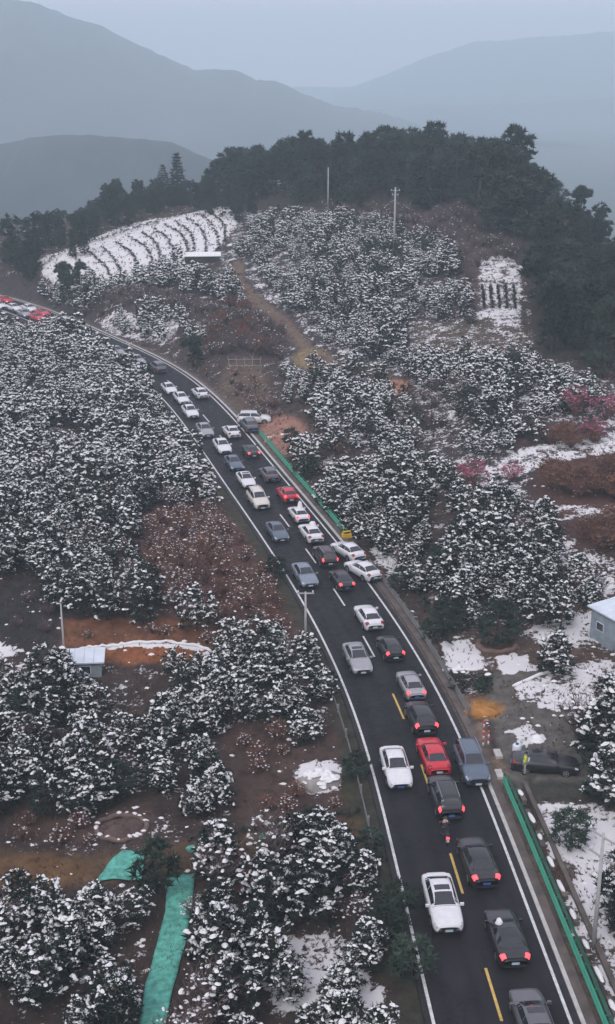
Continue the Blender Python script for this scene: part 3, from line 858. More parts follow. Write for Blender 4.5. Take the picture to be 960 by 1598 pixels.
print('pines', len(allp), 'tris', len(F))

# ---- forest on the hilltop
EV = []
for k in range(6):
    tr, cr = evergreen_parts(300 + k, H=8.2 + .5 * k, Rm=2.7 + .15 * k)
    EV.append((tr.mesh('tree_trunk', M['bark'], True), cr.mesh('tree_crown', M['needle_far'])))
CE = []
for k in range(3):
    tr, cr = cedar_parts(350 + k, H=8 + k, Rm=1.6 + .1 * k)
    CE.append((tr.mesh('cedar_trunk', M['bark'], True), cr.mesh('cedar_crown', M['cedar'])))
def forest(poly, sp, seed, s0, s1, label, group, kinds=EV, cat='tree', name='evergreen_tree', zs=1.0):
    n = 0
    for (x, y, z, px, py) in scatter(poly, sp, seed, vis_h=7.0):
        s_ = rng.uniform(s0, s1)
        if blocked(px, py): continue
        inst_tree(name, kinds[rng.randrange(len(kinds))], ('trunk', 'crown'), x, y, z, rng.uniform(0, 6.28), (s_ * rng.uniform(.85, 1.15), s_ * zs * rng.uniform(.8, 1.25)), label, cat, group); n += 1
    return n
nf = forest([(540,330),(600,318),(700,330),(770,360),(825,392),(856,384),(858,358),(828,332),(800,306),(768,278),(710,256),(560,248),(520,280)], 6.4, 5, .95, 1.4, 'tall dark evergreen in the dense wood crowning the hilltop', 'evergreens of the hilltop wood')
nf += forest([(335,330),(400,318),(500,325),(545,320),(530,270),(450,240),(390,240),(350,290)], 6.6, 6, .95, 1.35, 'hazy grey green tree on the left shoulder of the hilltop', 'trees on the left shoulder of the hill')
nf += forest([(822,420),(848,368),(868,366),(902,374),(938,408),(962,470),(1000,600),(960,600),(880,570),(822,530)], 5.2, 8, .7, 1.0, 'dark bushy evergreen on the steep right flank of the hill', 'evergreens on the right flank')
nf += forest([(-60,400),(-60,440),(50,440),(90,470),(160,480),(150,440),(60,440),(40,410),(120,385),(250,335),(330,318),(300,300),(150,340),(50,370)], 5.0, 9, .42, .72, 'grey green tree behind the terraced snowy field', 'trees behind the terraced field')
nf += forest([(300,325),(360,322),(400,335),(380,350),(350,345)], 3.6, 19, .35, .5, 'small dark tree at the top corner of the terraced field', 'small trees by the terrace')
print('forest', nf)
def put_tree(px, py, meshes, name, s_, label, cat='tree', names=('trunk', 'crown')):
    x, y, z = ground(px, py)
    return inst_tree(name, meshes, names, x, y, z, rng.uniform(0, 6.28), s_ if isinstance(s_, tuple) else (s_, s_), label, cat, None)
put_tree(278, 318, CE[0], 'cedar_tree', (1.8, 1.6), 'tallest dark pointed cedar on the left skyline of the hill')
put_tree(256, 320, CE[1], 'cedar_tree', (1.5, 1.15), 'shorter pointed cedar touching the tallest cedar on the skyline')
put_tree(132, 398, CE[2], 'cedar_tree', (.7, .75), 'pointed cedar above the left end of the terraced field')
put_tree(114, 402, CE[0], 'cedar_tree', (.6, .66), 'smaller pointed cedar left of the cedar above the terraced field')
put_tree(57, 408, CE[1], 'cedar_tree', (.55, 1.12), 'thin spindly conifer standing apart at the far left')
put_tree(24, 412, EV[2], 'evergreen_tree', (.95, 1.25), 'broad dark evergreen at the far left edge')
put_tree(48, 440, EV[3], 'evergreen_tree', (.7, .9), 'rounded dark evergreen below the spindly conifer at far left')
put_tree(302, 572, EV[0], 'evergreen_tree', (.72, .62), 'round snow free green bush tree above the road bend')
put_tree(905, 350, EV[1], 'evergreen_tree', (.95, 1.0), 'open feathery tree on the right skyline of the hill')
put_tree(935, 385, EV[4], 'evergreen_tree', (.8, .9), 'open feathery tree lower down the right skyline')
def bush_parts(seed, H, Rm, n=60):
    r = random.Random(seed); tr, cr = MB(), MB()
    tr.tube([(0, 0, -.2), (0, 0, H * .5), (.1, 0, H * .85)], [.10, .07, .02], 6)
    for i in range(n):
        f = r.random(); a = r.uniform(0, 6.283); wd = Rm * math.sqrt(max(.05, 1 - ((f - .38) / .66) ** 2)) * r.uniform(.5, 1)
        leafs(cr, r, (wd * math.cos(a), wd * math.sin(a), H * (.1 + .85 * f)), .4, 20, .34, .06)
    return tr.mesh('bush_trunk', M['bark'], True), cr.mesh('bush_crown', M['needle_far'])
BU = [bush_parts(500 + k, 2.6 + .2 * k, 1.3, 70) for k in range(4)]
for q, (px, py, s_, lb) in enumerate([(700,985,1.2,'green snow free pine beside the guardrail left of the snowy bed'),(775,1005,1.5,'green snow free pine on the round brown mound'),
        (690,905,1.2,'bluish green bushy pine above the guardrail curve'),(245,1392,1.15,'dark snow free conical pine beside the turquoise pool'),(185,1245,1.1,'dark green pine with little snow above the earth ring'),
        (618,1440,.95,'dark green snow free shrub at the road edge near the bottom'),(640,1530,1.0,'dark green snow free shrub at the bottom road edge'),(598,1480,.9,'low dark green bush left of the bottom road edge'),
        (556,1215,.8,'dark green bush between the snow covered heap and the low grey guardrail'),(575,1340,.8,'green bush at the end of the low grey guardrail'),(430,905,.9,'olive bush at the left road edge beside the silver blue sedan'),
        (455,700,.9,'dark bush behind the light green guardrail'),(480,745,1.1,'larger dark bush behind the middle of the light green guardrail'),(520,800,1.0,'dark bush behind the lower end of the light green guardrail'),
        (625,925,.8,'dark bush behind the start of the grey curved guardrail'),(672,1000,.7,'dark bush behind the middle of the grey curved guardrail'),(890,1320,1.0,'dark bush with bare stems in the snowy bed right of the green guardrail')]):
    put_tree(px, py, BU[q % 4], 'green_bush', (s_, s_), lb, cat='bush')

# ---- scrub, weeds and small snow lumps strewn on open ground
r = random.Random(77); tuft, chip = MB(), MB()
XS = np.array([r.uniform(-62, 62) for _ in range(60000)]); YS = np.array([60 + 260 * r.random() ** 1.5 for _ in range(60000)])
ZS = terrain(XS, YS); PX_, PY_ = proj(XS, YS, ZS); DR, _ = road_dist(XS, YS)
ok = (PX_ > -80) & (PX_ < 1040) & (PY_ < 1680) & (DR > 5.7)
lot = poly_mask([(700,1130),(830,1190),(960,1170),(1200,1150),(1200,1260),(760,1240)], PX_, PY_)
ok &= ~lot
for i in np.where(ok)[0][:34000]:
    x, y, z = XS[i], YS[i], ZS[i]; far_ = max(1.0, y / 110)
    cl_ = mnoise.noise(Vector((x * .35, y * .35, 2.0)))
    if cl_ < -.25 or (y > 190 and r.random() < .6): continue
    if r.random() < .90 - .22 * (cl_ > .2):
        for q in range(3):
            a = r.uniform(0, 6.283); l = r.uniform(.12, .38) * far_ ** .5; wd = .03 * far_
            tuft.add([(x - wd, y, z - .02), (x + wd, y, z - .02), (x + l * .6 * math.cos(a), y + l * .6 * math.sin(a), z + l)], [(0, 1, 2)], 0)
    else:
        if y > 150: continue
        a0 = r.uniform(0, 6.283); rd = (.05 + .26 * r.random() ** 2.5) * far_ ** .6; n = 5
        vs = [(x + rd * r.uniform(.7, 1.3) * math.cos(a0 + j * 1.2566), y + rd * .8 * math.sin(a0 + j * 1.2566), z - .01) for j in range(n)] + [(x, y, z + rd * .45)]
        chip.add(vs, [(j, (j + 1) % n, n) for j in range(n)], 0)
tag(part('dry_weeds', tuft, M['twig_red'], None), 'dry brown weeds and twigs strewn over the open ground', 'weeds', kind='stuff')
tag(part('snow_lumps', chip, M['snow'], None), 'small lumps of leftover snow strewn over the open ground', 'snow', kind='stuff')

# ---- bare shrubs
SH = []
for k in range(4):
    st, lf, sn = shrub_parts(400 + k, snow=[4, 9, 14, 0][k])
    SH.append((st.mesh('shrub_stems', M['twig']), None, sn.mesh('shrub_snow', M['snow'], True) if sn.f else None))
SR = []
for k in range(4):
    st, lf, sn = shrub_parts(420 + k, H=1.7, Rm=1.0, snow=[26, 34, 10, 42][k], leaf=3)
    SR.append((st.mesh('shrub_stems', M['twig_red']), lf.mesh('shrub_leaves', M['dryleaf']), sn.mesh('shrub_snow', M['snow'], True)))
SRN = []
for k in range(3):
    st, lf, sn = shrub_parts(430 + k, H=1.8, Rm=1.3, stems=90, snow=[0, 5, 2][k], leaf=9)
    SRN.append((st.mesh('shrub_stems', M['twig_red']), lf.mesh('shrub_leaves', M['dryleaf']), sn.mesh('shrub_snow', M['snow'], True) if sn.f else None))
BL = []
for k in range(2):
    st, lf, sn = shrub_parts(440 + k, H=3.0, Rm=1.7, snow=8, leaf=14)
    BL.append((st.mesh('shrub_stems', M['twig_red']), lf.mesh('shrub_blossom', M['blossom']), sn.mesh('shrub_snow', M['snow'], True)))
def shrubs(poly, sp, seed, kinds, s0, s1, label, group, cat='shrub', name='bare_shrub', nm=('stems', 'leaves', 'snow')):
    c = 0
    for (x, y, z, px, py) in scatter(poly, sp, seed):
        if blocked(px, py): continue
        s_ = rng.uniform(s0, s1)
        inst_tree(name, kinds[rng.randrange(len(kinds))], nm, x, y, z, rng.uniform(0, 6.28), (s_, s_), label, cat, group); c += 1
    return c
ns = shrubs([(225,815),(330,800),(415,870),(480,960),(470,985),(400,1000),(325,985),(240,935)], 2.3, 31, SR, .7, 1.25, 'red brown twiggy shrub lightly snowed on the bare plot beside the road', 'red brown shrubs beside the road')
ns += shrubs([(380,1150),(550,1150),(560,1260),(400,1280),(370,1220)], 2.6, 32, SR[:3], .5, .9, 'brown shrub in the bare plot around the snow covered heap', 'brown shrubs around the heap')
ns += shrubs([(20,1290),(150,1260),(180,1300),(120,1330),(0,1345)], 2.2, 33, SR, .5, .9, 'low brown shrub above the earth track at lower left', 'low brown shrubs at lower left')
ns += shrubs([(640,350),(700,325),(815,340),(810,400),(750,420),(735,470),(690,400)], 3.4, 34, SH, 1.1, 1.7, 'purplish bare bush below the hilltop wood', 'purplish bare bushes below the wood')
ns += shrubs([(480,335),(540,322),(650,330),(660,350),(520,345)], 3.6, 35, SH, 1.0, 1.6, 'purplish bare bush at the foot of the hilltop poles', 'bare bushes by the hilltop poles')
ns += shrubs([(330,490),(360,470),(440,520),(440,570),(370,575),(330,560)], 2.0, 36, SH + SRN[:1], .9, 1.5, 'bare grey brown bush between the dirt path and the road bend', 'bare bushes by the bend')
ns += shrubs([(120,460),(230,455),(330,480),(320,495),(220,475),(150,495),(110,500)], 2.0, 37, SH, .9, 1.4, 'bare grey bush in the strip above the far bend', 'bare bushes above the far bend')
ns += shrubs([(850,745),(1000,735),(1000,790),(860,780)], 2.1, 38, SRN, .9, 1.5, 'rust brown bush on the snow free strip at the right', 'rust brown bushes at the right')
ns += shrubs([(905,820),(1000,815),(1000,870),(920,865)], 2.1, 39, SRN, .9, 1.4, 'rust brown bush on the lower bare strip at the right edge', 'rust brown bushes at the right edge')
ns += shrubs([(350,585),(400,590),(440,650),(420,660),(380,635)], 2.2, 40, SR + SH, .6, 1.0, 'low brown bush on the verge beside the upper road', 'low bushes on the upper verge')
ns += shrubs([(400,1350),(520,1340),(560,1390),(430,1400)], 2.3, 41, SR, .6, .9, 'rusty low shrub below the earth track near the road', 'rusty low shrubs near the track')
ns += shrubs([(-100,930),(70,930),(90,1000),(-100,1020)], 3.0, 42, SH, .5, .8, 'small bare bush in the dark plot at the left edge', 'bushes in the dark plot')
ns += shrubs([(70,486),(130,505),(200,540),(265,562),(262,575),(190,548),(120,520),(60,494)], 2.0, 43, SH + SRN[:1], .9, 1.3, 'dark bare bush in the strip just above the far road', 'bare bushes just above the far road')
ns += shrubs([(110,985),(330,985),(390,1000),(330,1008),(200,998),(110,1005)], 2.2, 44, SR, .45, .8, 'small rusty shrub on the face of the orange bank', 'small shrubs on the orange bank')
ns += shrubs([(620,590),(700,570),(760,600),(720,660),(640,700),(600,660)], 3.2, 45, SH + BARE, .8, 1.2, 'bare grey bush between pines on the middle of the hillside', 'bare bushes on the middle hillside')
ns += shrubs([(820,660),(930,660),(960,700),(880,700),(830,690)], 3.0, 46, SRN, .8, 1.2, 'reddish brown bush below the pink plum trees', 'reddish bushes below the pink plum trees')
ns += shrubs([(520,690),(570,720),(620,780),(600,850),(540,800),(500,740)], 3.4, 47, SR + BARE, .8, 1.3, 'brownish leafless bush on the lower hillside near the light green guardrail', 'leafless bushes near the light green guardrail')
print('shrubs', ns)
for px, py, s_, lb in [(735,762,1.15,'crimson blossoming plum tree left of the snowy clearing'),(800,752,.8,'smaller crimson plum tree right of the snowy clearing'),(895,648,1.3,'mauve pink plum tree on the snowy slope at the right'),
                       (945,655,1.2,'pink plum tree at the right edge of the picture'),(925,690,1.0,'faded pink plum tree below the other two at the right')]:
    x, y, z = ground(px, py)
    inst_tree('plum_tree', BL[int(px) % 2], ('trunk', 'blossom', 'snow'), x, y, z, rng.uniform(0, 6), (s_, s_), lb, 'plum tree', None)

# ---- terrace hedges on the snowy field
def hedge_row(p1, p2, wv, name, label, group, h=.5, wdt=.45, m='twig', n=None, bend=0):
    a, e = ground(*p1), ground(*p2)
    L = math.hypot(e[0] - a[0], e[1] - a[1]); n = n or max(4, int(L / .7)); r = random.Random(int(p1[0] * 13 + p1[1]))
    mb = MB()
    for i in range(n + 1):
        f = i / n
        x, y = a[0] + (e[0] - a[0]) * f, a[1] + (e[1] - a[1]) * f
        nx_, ny_ = -(e[1] - a[1]) / L, (e[0] - a[0]) / L
        o = bend * math.sin(f * math.pi) + r.uniform(-wv, wv)
        x += nx_ * o; y += ny_ * o
        leafs(mb, r, (x, y, th(x, y) + h * .5), wdt, 12, .45, .1, flat=.8)
    return tag(part(name, mb, M[m], None), label, 'hedge', group)
tops = [(95,412),(118,404),(140,396),(160,388),(182,380),(203,372),(222,365),(241,358),(258,352),(275,347),(292,342),(308,336),(325,332)]
for i, (px, py) in enumerate(tops):
    hedge_row((px, py), (px + 26 + (i % 3) * 4, py + 46 + (i % 4) * 6), .22, 'terrace_hedge', 'thin dark hedge line running down the terraced snowy field', 'hedge lines on the terraced field', h=.6, wdt=.42, bend=1.6, m='cedar', n=34)
hedge_row((70,412), (330,326), .5, 'terrace_hedge', 'long dark hedge along the upper edge of the terraced field', None, h=.8, wdt=.7, m='needle_far')
for i in range(5):
    hedge_row((753 + i * 12, 447), (756 + i * 12, 482), .15, 'terrace_hedge', 'short dark hedge line in the small snowy plot beside the flank wood', 'hedge lines in the small snowy plot', h=.35, wdt=.24, m='cedar', n=26)
hedge_row((745,440), (812,446), .3, 'terrace_hedge', 'upper crosswise hedge of the small snowy plot', None, h=.5, wdt=.4)
hedge_row((742,488), (812,470), .3, 'terrace_hedge', 'lower crosswise hedge of the small snowy plot', None, h=.5, wdt=.4)
hedge_row((300,1315), (560,1272), .2, 'low_hedge', 'low clipped dark hedge along the earth track', None, h=.5, wdt=.35, m='needle')
hedge_row((700,1010), (660,945), .3, 'low_hedge', 'overgrown dark hedge outside the curve of the guardrail', None, h=.9, wdt=.6, m='needle_far')

# ------------------------------------------------------------------ vehicles
def catmull(P, u):
    n = len(P); i = min(int(u), n - 2); f = u - i
    p0, p1, p2, p3 = P[max(i - 1, 0)], P[i], P[i + 1], P[min(i + 2, n - 1)]
    # monotone-ish: damp tangents
    return [p1[k] + (p2[k] - p1[k]) * f + 0.5 * f * (1 - f) * ((1 - f) * ((p2[k] - p0[k]) * .5 - (p2[k] - p1[k])) - f * ((p3[k] - p1[k]) * .5 - (p2[k] - p1[k]))) for k in range(len(p1))]
# station: x, zb, w, belt z, window-base half width, window-base z, roof-edge half width, roof-edge z, top z
SEDAN = [(2.36,.32,.60,.50,.56,.56,.40,.60,.61),(2.26,.24,.80,.62,.72,.68,.46,.72,.73),(1.95,.22,.88,.72,.78,.78,.50,.83,.85),(1.35,.22,.91,.82,.80,.88,.52,.94,.97),
         (.92,.22,.91,.88,.80,.93,.60,1.00,1.03),(.10,.22,.91,.92,.80,.96,.57,1.38,1.42),(-.55,.22,.91,.94,.80,.98,.58,1.42,1.46),(-1.10,.22,.91,.95,.80,1.0,.56,1.36,1.40),
         (-1.78,.22,.90,.97,.77,1.02,.60,1.06,1.09),(-2.15,.24,.87,.96,.74,1.01,.50,1.03,1.05),(-2.33,.30,.80,.86,.70,.93,.46,.96,.97),(-2.40,.34,.66,.60,.60,.70,.40,.74,.75)]
HATCH = [(2.10,.32,.60,.52,.56,.58,.40,.62,.63),(2.02,.24,.80,.66,.72,.72,.46,.77,.78),(1.7,.22,.87,.78,.78,.84,.50,.90,.92),(1.2,.22,.89,.86,.79,.92,.52,.99,1.02),
         (.85,.22,.90,.92,.79,.98,.60,1.08,1.10),(.12,.22,.90,.96,.79,1.0,.58,1.46,1.50),(-.6,.22,.90,.98,.79,1.02,.59,1.50,1.54),(-1.45,.22,.89,1.0,.78,1.05,.57,1.42,1.46),
         (-1.92,.24,.86,.98,.74,1.06,.56,1.12,1.14),(-2.05,.30,.80,.86,.70,.96,.50,1.0,1.01),(-2.10,.34,.66,.60,.60,.70,.40,.74,.75)]
SUV = [(2.34,.36,.66,.62,.62,.70,.44,.76,.78),(2.25,.30,.84,.78,.76,.86,.50,.92,.93),(1.9,.28,.92,.90,.82,.97,.54,1.02,1.04),(1.35,.28,.94,.98,.83,1.05,.56,1.09,1.11),
       (1.0,.28,.94,1.02,.83,1.08,.66,1.16,1.18),(.35,.28,.94,1.05,.83,1.10,.64,1.64,1.69),(-.5,.28,.94,1.06,.83,1.12,.65,1.68,1.73),(-1.85,.28,.93,1.08,.82,1.14,.63,1.64,1.69),
       (-2.2,.30,.91,1.06,.80,1.14,.68,1.22,1.24),(-2.32,.34,.86,.92,.78,1.0,.60,1.06,1.07),(-2.38,.38,.74,.66,.68,.78,.50,.82,.83)]
KIND = {'sedan': dict(st=SEDAN, ws=(4.06, 4.96), rw=(7.08, 7.96), sw=(4.25, 7.75), wb=(1.42, -1.42), tail=(8.9, 10.3), tyr=.33),
        'hatch': dict(st=HATCH, ws=(4.06, 4.96), rw=(7.1, 7.95), sw=(4.25, 7.7), wb=(1.28, -1.3), tail=(7.85, 9.2), tyr=.33),
        'suv': dict(st=SUV, ws=(4.06, 4.96), rw=(7.08, 7.9), sw=(4.2, 7.8), wb=(1.42, -1.42), tail=(7.7, 9.3), tyr=.37)}
def prof(sv):
    x, zb, w_, bz, wbw, wbz, rw, rz, tz = sv
    h = [(0, zb), (w_ * .86, zb), (w_ * .97, zb + .10), (w_, (zb + bz) * .5 + .06), (w_ * .985, bz - .05), (w_ * .93, bz + .005), (wbw, wbz), (rw, rz), (rw * .55, rz + (tz - rz) * .75), (0, tz)]
    return x, h
def csurf(st, u, v):
    x, h = prof(catmull(st, u))
    sg = 1 if v >= 0 else -1
    v = abs(v); i = min(int(v), len(h) - 2); f = v - i
    return Vector((x, sg * (h[i][0] * (1 - f) + h[i + 1][0] * f), h[i][1] * (1 - f) + h[i + 1][1] * f))
# v runs 0 (underside centre) .. 9 (roof centre); negative = other side
def patch(st, u0, u1, v0, v1, nu, nv, off, mir=False):
    mb = MB(); sgn = -1 if mir else 1
    def pt(u, v):
        # v may pass 9 to run over the roof to the other side
        if v > 9: return csurf(st, u, -(18 - v)) if not mir else csurf(st, u, 18 - v)
        return csurf(st, u, v * sgn) if v > 0 else csurf(st, u, .0001 * sgn)
    for i in range(nu + 1):
        for j in range(nv + 1):
            u, v = u0 + (u1 - u0) * i / nu, v0 + (v1 - v0) * j / nv
            p = pt(u, v); e = .03
            du = pt(min(u + e, len(st) - 1.001), v) - pt(max(u - e, 0), v); dv = pt(u, min(v + e, 17.9)) - pt(u, v - e)
            n = du.cross(dv)
            if n.length < 1e-9: n = Vector((0, 0, 1))
            n.normalize()
            if n.dot(p - Vector((p.x * .6, 0, .5))) < 0: n = -n
            mb.v.append(tuple(p + n * off))
    for i in range(nu):
        for j in range(nv):
            a = i * (nv + 1) + j
            mb.f.append((a, a + 1, a + nv + 2, a + nv + 1)); mb.m.append(0)
    return mb
CARM = {}
def car_meshes(kind):
    if kind in CARM: return CARM[kind]
    K = KIND[kind]; st = K['st']; n = len(st); D = {}
    mb = MB(); us = []
    for i in range(n - 1): us += [i, i + .34, i + .67]
    us.append(n - 1.0001)
    vv = list(range(0, 10)); ring = [float(a) for a in vv] + [-float(a) for a in vv[-2:0:-1]]
    m_ = len(ring)
    for u in us:
        for v in ring:
            p = csurf(st, u, v if v != 0 else .0001); mb.v.append(tuple(p))
    for i in range(len(us) - 1):
        for j in range(m_):
            j2 = (j + 1) % m_
            mb.f.append((i * m_ + j, (i + 1) * m_ + j, (i + 1) * m_ + j2, i * m_ + j2)); mb.m.append(0)
    mb.f.append(tuple(range(m_))[::-1]); mb.f.append(tuple((len(us) - 1) * m_ + j for j in range(m_))); mb.m += [0, 0]
    # door seams and bonnet seam as thin dark strips
    D['body'] = mb.mesh('car_body', CARP['white'], True)
    D['body'].polygons.foreach_set('use_smooth', [True] * len(D['body'].polygons))
    W = K['ws']; D['windshield'] = patch(st, W[0], W[1], 6.9, 11.1, 5, 8, .010).mesh('windshield', M['glass'], True)
    W = K['rw']; D['rear_window'] = patch(st, W[0], W[1], 6.9, 11.1, 5, 8, .010).mesh('rear_window', M['glass'], True)
    S_ = K['sw']; mid = (S_[0] + S_[1]) / 2
    D['side_window'] = []
    for mir in (False, True):
        for a, e in ((S_[0], mid - .04), (mid + .04, S_[1])):
            D['side_window'].append(patch(st, a, e, 6.12, 6.88, 6, 2, .010, mir).mesh('side_window', M['glass'], True))
    D['sunroof'] = patch(st, 5.15, 5.85, 7.5, 10.5, 3, 4, .010).mesh('sunroof', M['glass'], True)
    D['headlight'] = [patch(st, .55, 1.75, 4.3, 6.1, 3, 2, .012, mir).mesh('headlight', M['lamp'], True) for mir in (False, True)]
    T = K['tail']
    D['tail_light'] = [patch(st, T[0], T[1], 4.0, 6.7 if kind != 'suv' else 6.4, 4, 4, .012, mir).mesh('tail_light', M['tail'], True) for mir in (False, True)]
    fx, bx = st[0][0], st[-1][0]
    g = MB(); g.box((fx - .015, 0, st[0][3] - .03), (.08, .84, .17)); D['grille'] = g.mesh('grille', M['trim'])
    g = MB(); g.box((fx - .05, 0, .36), (.12, 1.25, .12)); D['air_intake'] = g.mesh('air_intake', M['trim'])
    g = MB(); g.box((fx + .035, 0, .40), (.02, .44, .14)); D['front_plate'] = g.mesh('number_plate', M['plate'])
    g = MB(); g.box((bx - .02, 0, .56), (.03, .44, .14)); D['rear_plate'] = g.mesh('number_plate', M['plate'])
    g = MB(); g.box((bx + .06, 0, .36), (.16, 1.35, .14)); D['rear_bumper'] = g.mesh('rear_bumper', M['trim'])
    D['mirror'] = []
    for sg in (1, -1):
        g = MB(); g.box((st[4][0] - .12, sg * 1.0, st[4][3] + .10), (.12, .22, .15)); g.box((st[4][0] - .12, sg * .88, st[4][3] + .06), (.05, .12, .04)); D['mirror'].append(g.mesh('mirror', CARP['white']))
    rt = K['tyr']
    g = MB(); nseg = 18
    for yy, rr in ((-.10, rt - .03), (-.08, rt), (.08, rt), (.10, rt - .03)):
        for j in range(nseg):
            a = 2 * math.pi * j / nseg; g.v.append((rr * math.cos(a), yy, rr * math.sin(a)))
    for i in range(3):
        for j in range(nseg):
            j2 = (j + 1) % nseg; g.f.append((i * nseg + j, i * nseg + j2, (i + 1) * nseg + j2, (i + 1) * nseg + j)); g.m.append(0)
    g.f += [tuple(range(nseg))[::-1], tuple(3 * nseg + j for j in range(nseg))]; g.m += [0, 0]
    D['tyre'] = g.mesh('tyre', M['tyre'], False)
    g = MB()
    for yy in (-.108, .108):
        sp_ = 5
        for j in range(sp_):
            a = 2 * math.pi * j / sp_
            g.box((.5 * rt * .7 * math.cos(a), yy, .5 * rt * .7 * math.sin(a)), (rt * .62, .014, .07)) if False else None
            c_, s_ = math.cos(a), math.sin(a); q = .045
            g.add([(-s_ * q, yy, c_ * q), (s_ * q, yy, -c_ * q), (c_ * rt * .66 + s_ * q, yy, s_ * rt * .66 - c_ * q), (c_ * rt * .66 - s_ * q, yy, s_ * rt * .66 + c_ * q)], [(0, 1, 2, 3)])
        ri = []
        for rr in (.60, .70):
            ri += [(rt * rr * math.cos(2 * math.pi * j / 16), yy, rt * rr * math.sin(2 * math.pi * j / 16)) for j in range(16)]
        g.add(ri, [(j, (j + 1) % 16, 16 + (j + 1) % 16, 16 + j) for j in range(16)])
    D['rim'] = g.mesh('rim', M['rim'])
    D['arch'] = []
    for xw in K['wb']:
        for sg in (1, -1):
            g = MB(); vs = [(xw + (rt + .07) * math.cos(math.pi * j / 10), 0, rt + (rt + .07) * math.sin(math.pi * j / 10)) for j in range(11)]
            vs = [(a, sg * (.0), c) for a, _, c in vs]
            ws_ = np.interp(xw, [q[0] for q in st][::-1], [q[2] for q in st][::-1])
            vs = [(a, sg * (ws_ + .006), c) for a, _, c in vs] + [(a, sg * (ws_ - .2), c) for a, _, c in vs]
            g.add(vs, [tuple(range(11))] + [(j, j + 1, 12 + j, 11 + j) for j in range(10)])
            D['arch'].append((g.mesh('wheel_arch', M['trim']), xw, sg, ws_))
    if kind == 'suv':
        D['roof_rail'] = []
        for sg in (1, -1):
            g = MB(); g.tube([(.2, sg * .60, 1.70), (.0, sg * .62, 1.76), (-1.7, sg * .60, 1.76), (-1.85, sg * .58, 1.69)], .02, 5); D['roof_rail'].append(g.mesh('roof_rail', M['rim']))
    # shut lines
    D['seam'] = []
    for mir in (False, True):
        for u in (S_[0] + .05, mid, S_[1] - .5):
            D['seam'].append(patch(st, u - .008, u + .008, 2.6, 6.0, 1, 8, .004, mir).mesh('door_seam', M['trim']))
    D['bonnet_seam'] = patch(st, 3.93, 3.97, 6.2, 11.8, 1, 8, .006).mesh('bonnet_seam', M['trim'])
    CARM[kind] = D
    return D
def lump(seed, sx, sy_, sz):
    r = random.Random(seed); mb = MB(); n = 10
    for k, (f, z) in enumerate(((1, 0), (.92, .35), (.65, .8), (.3, 1.0))):
        for j in range(n):
            a = 2 * math.pi * j / n; q = f * r.uniform(.8, 1.15); mb.v.append((sx * q * math.cos(a), sy_ * q * math.sin(a), sz * z * r.uniform(.85, 1.15)))
    for k in range(3):
        for j in range(n): mb.f.append((k * n + j, k * n + (j + 1) % n, (k + 1) * n + (j + 1) % n, (k + 1) * n + j)); mb.m.append(0)
    mb.f.append(tuple(3 * n + j for j in range(n))); mb.m.append(0)
    return mb
PLATES = {}
def car(kind, colour, x, y, z, rz, label, brake=False, sunroof=False, snow=None, roofcol=None, scale=1.0, group='cars queuing on the road'):
    D = car_meshes(kind)
    e = empty('car', (x, y, z), rz, label, 'car', group, (scale,) * 3)
    def p(nm, me_, m=None, parent=e):
        o = link(nm, me_, parent)
        if m is not None:
            o.material_slots[0].link = 'OBJECT'; o.material_slots[0].material = m
        return o
    P_ = CARP[colour]
    p('body', D['body'], P_)
    p('windshield', D['windshield']); p('rear_window', D['rear_window'])
    for q in D['side_window']: p('side_window', q)
    if sunroof: p('sunroof', D['sunroof'])
    for q in D['headlight']: p('headlight', q)
    for q in D['tail_light']: p('tail_light', q, M['tail_on'] if brake else None)
    for nm in ('grille', 'air_intake', 'rear_bumper'): p(nm, D[nm])
    p('number_plate', D['front_plate'], M['plate_blue'] if rng.random() < .5 else None); p('number_plate', D['rear_plate'], M['plate_blue'] if rng.random() < .5 else None)
    for q in D['mirror']: p('mirror', q, P_)
    for q in D['seam']: p('door_seam', q)
    p('bonnet_seam', D['bonnet_seam'])
    if kind == 'suv':
        for q in D['roof_rail']: p('roof_rail', q)
    for me_, xw, sg, ws_ in D['arch']:
        p('wheel_arch', me_)
        wobj = link('wheel', D['tyre'], e, (xw, sg * (ws_ - .09), KIND[kind]['tyr']))
        link('rim', D['rim'], wobj)
    if snow:
        sx, sy_, sz, ox, oy = snow
        top = KIND[kind]['st'][6][8] if -1.2 < ox < .2 else 1.0
        o = part('snow_lump', lump(int(x * 10), sx, sy_, sz), M['snow'], e, True); o.location = (ox, oy, top - .04)
    return e
def rcar(px, py, kind, colour, away, label, turn=0.0, h=.6, **kw):
    x, y, _ = at(px, py, h)
    _, _, a = road_at(s_near(x, y))
    return car(kind, colour, x, y, .028, a + (0 if away else math.pi) + R_(turn), label, **kw)
W_ = 'white'
rcar(690,1408,'sedan',W_,False,'white sedan with a dark sunroof coming down the left lane nearest the camera',sunroof=True, scale=1.03)
rcar(618,1197,'sedan',W_,False,'white sedan with a black grille beside the red car in the left lane')
rcar(558,1027,'sedan','silver',False,'silver sedan with sunroof in the left lane below the road side pole',sunroof=True)
rcar(476,897,'sedan','steel',False,'silver blue sedan in the left lane just above the road side pole')
rcar(433,829,'sedan','blue',False,'dark slate blue sedan alone below the cream off road car', scale=.95)
rcar(403,780,'suv','cream',False,'boxy cream off road car in the left lane')
rcar(384,748,'sedan',W_,False,'white sedan with sunroof directly ahead of the cream off road car',sunroof=True,scale=.93)
rcar(365,722,'sedan','blue',False,'dark blue sedan between two white sedans in the left lane',scale=.95)
rcar(347,696,'sedan',W_,False,'white sedan ahead of the dark blue one in the upper left lane')
rcar(320,671,'sedan','silver',False,'dull silver sedan in the upper left lane')
rcar(297,642,'sedan',W_,False,'lowest of three close white cars at the bend')
rcar(283,621,'sedan',W_,False,'middle one of three close white cars at the bend',scale=.95)
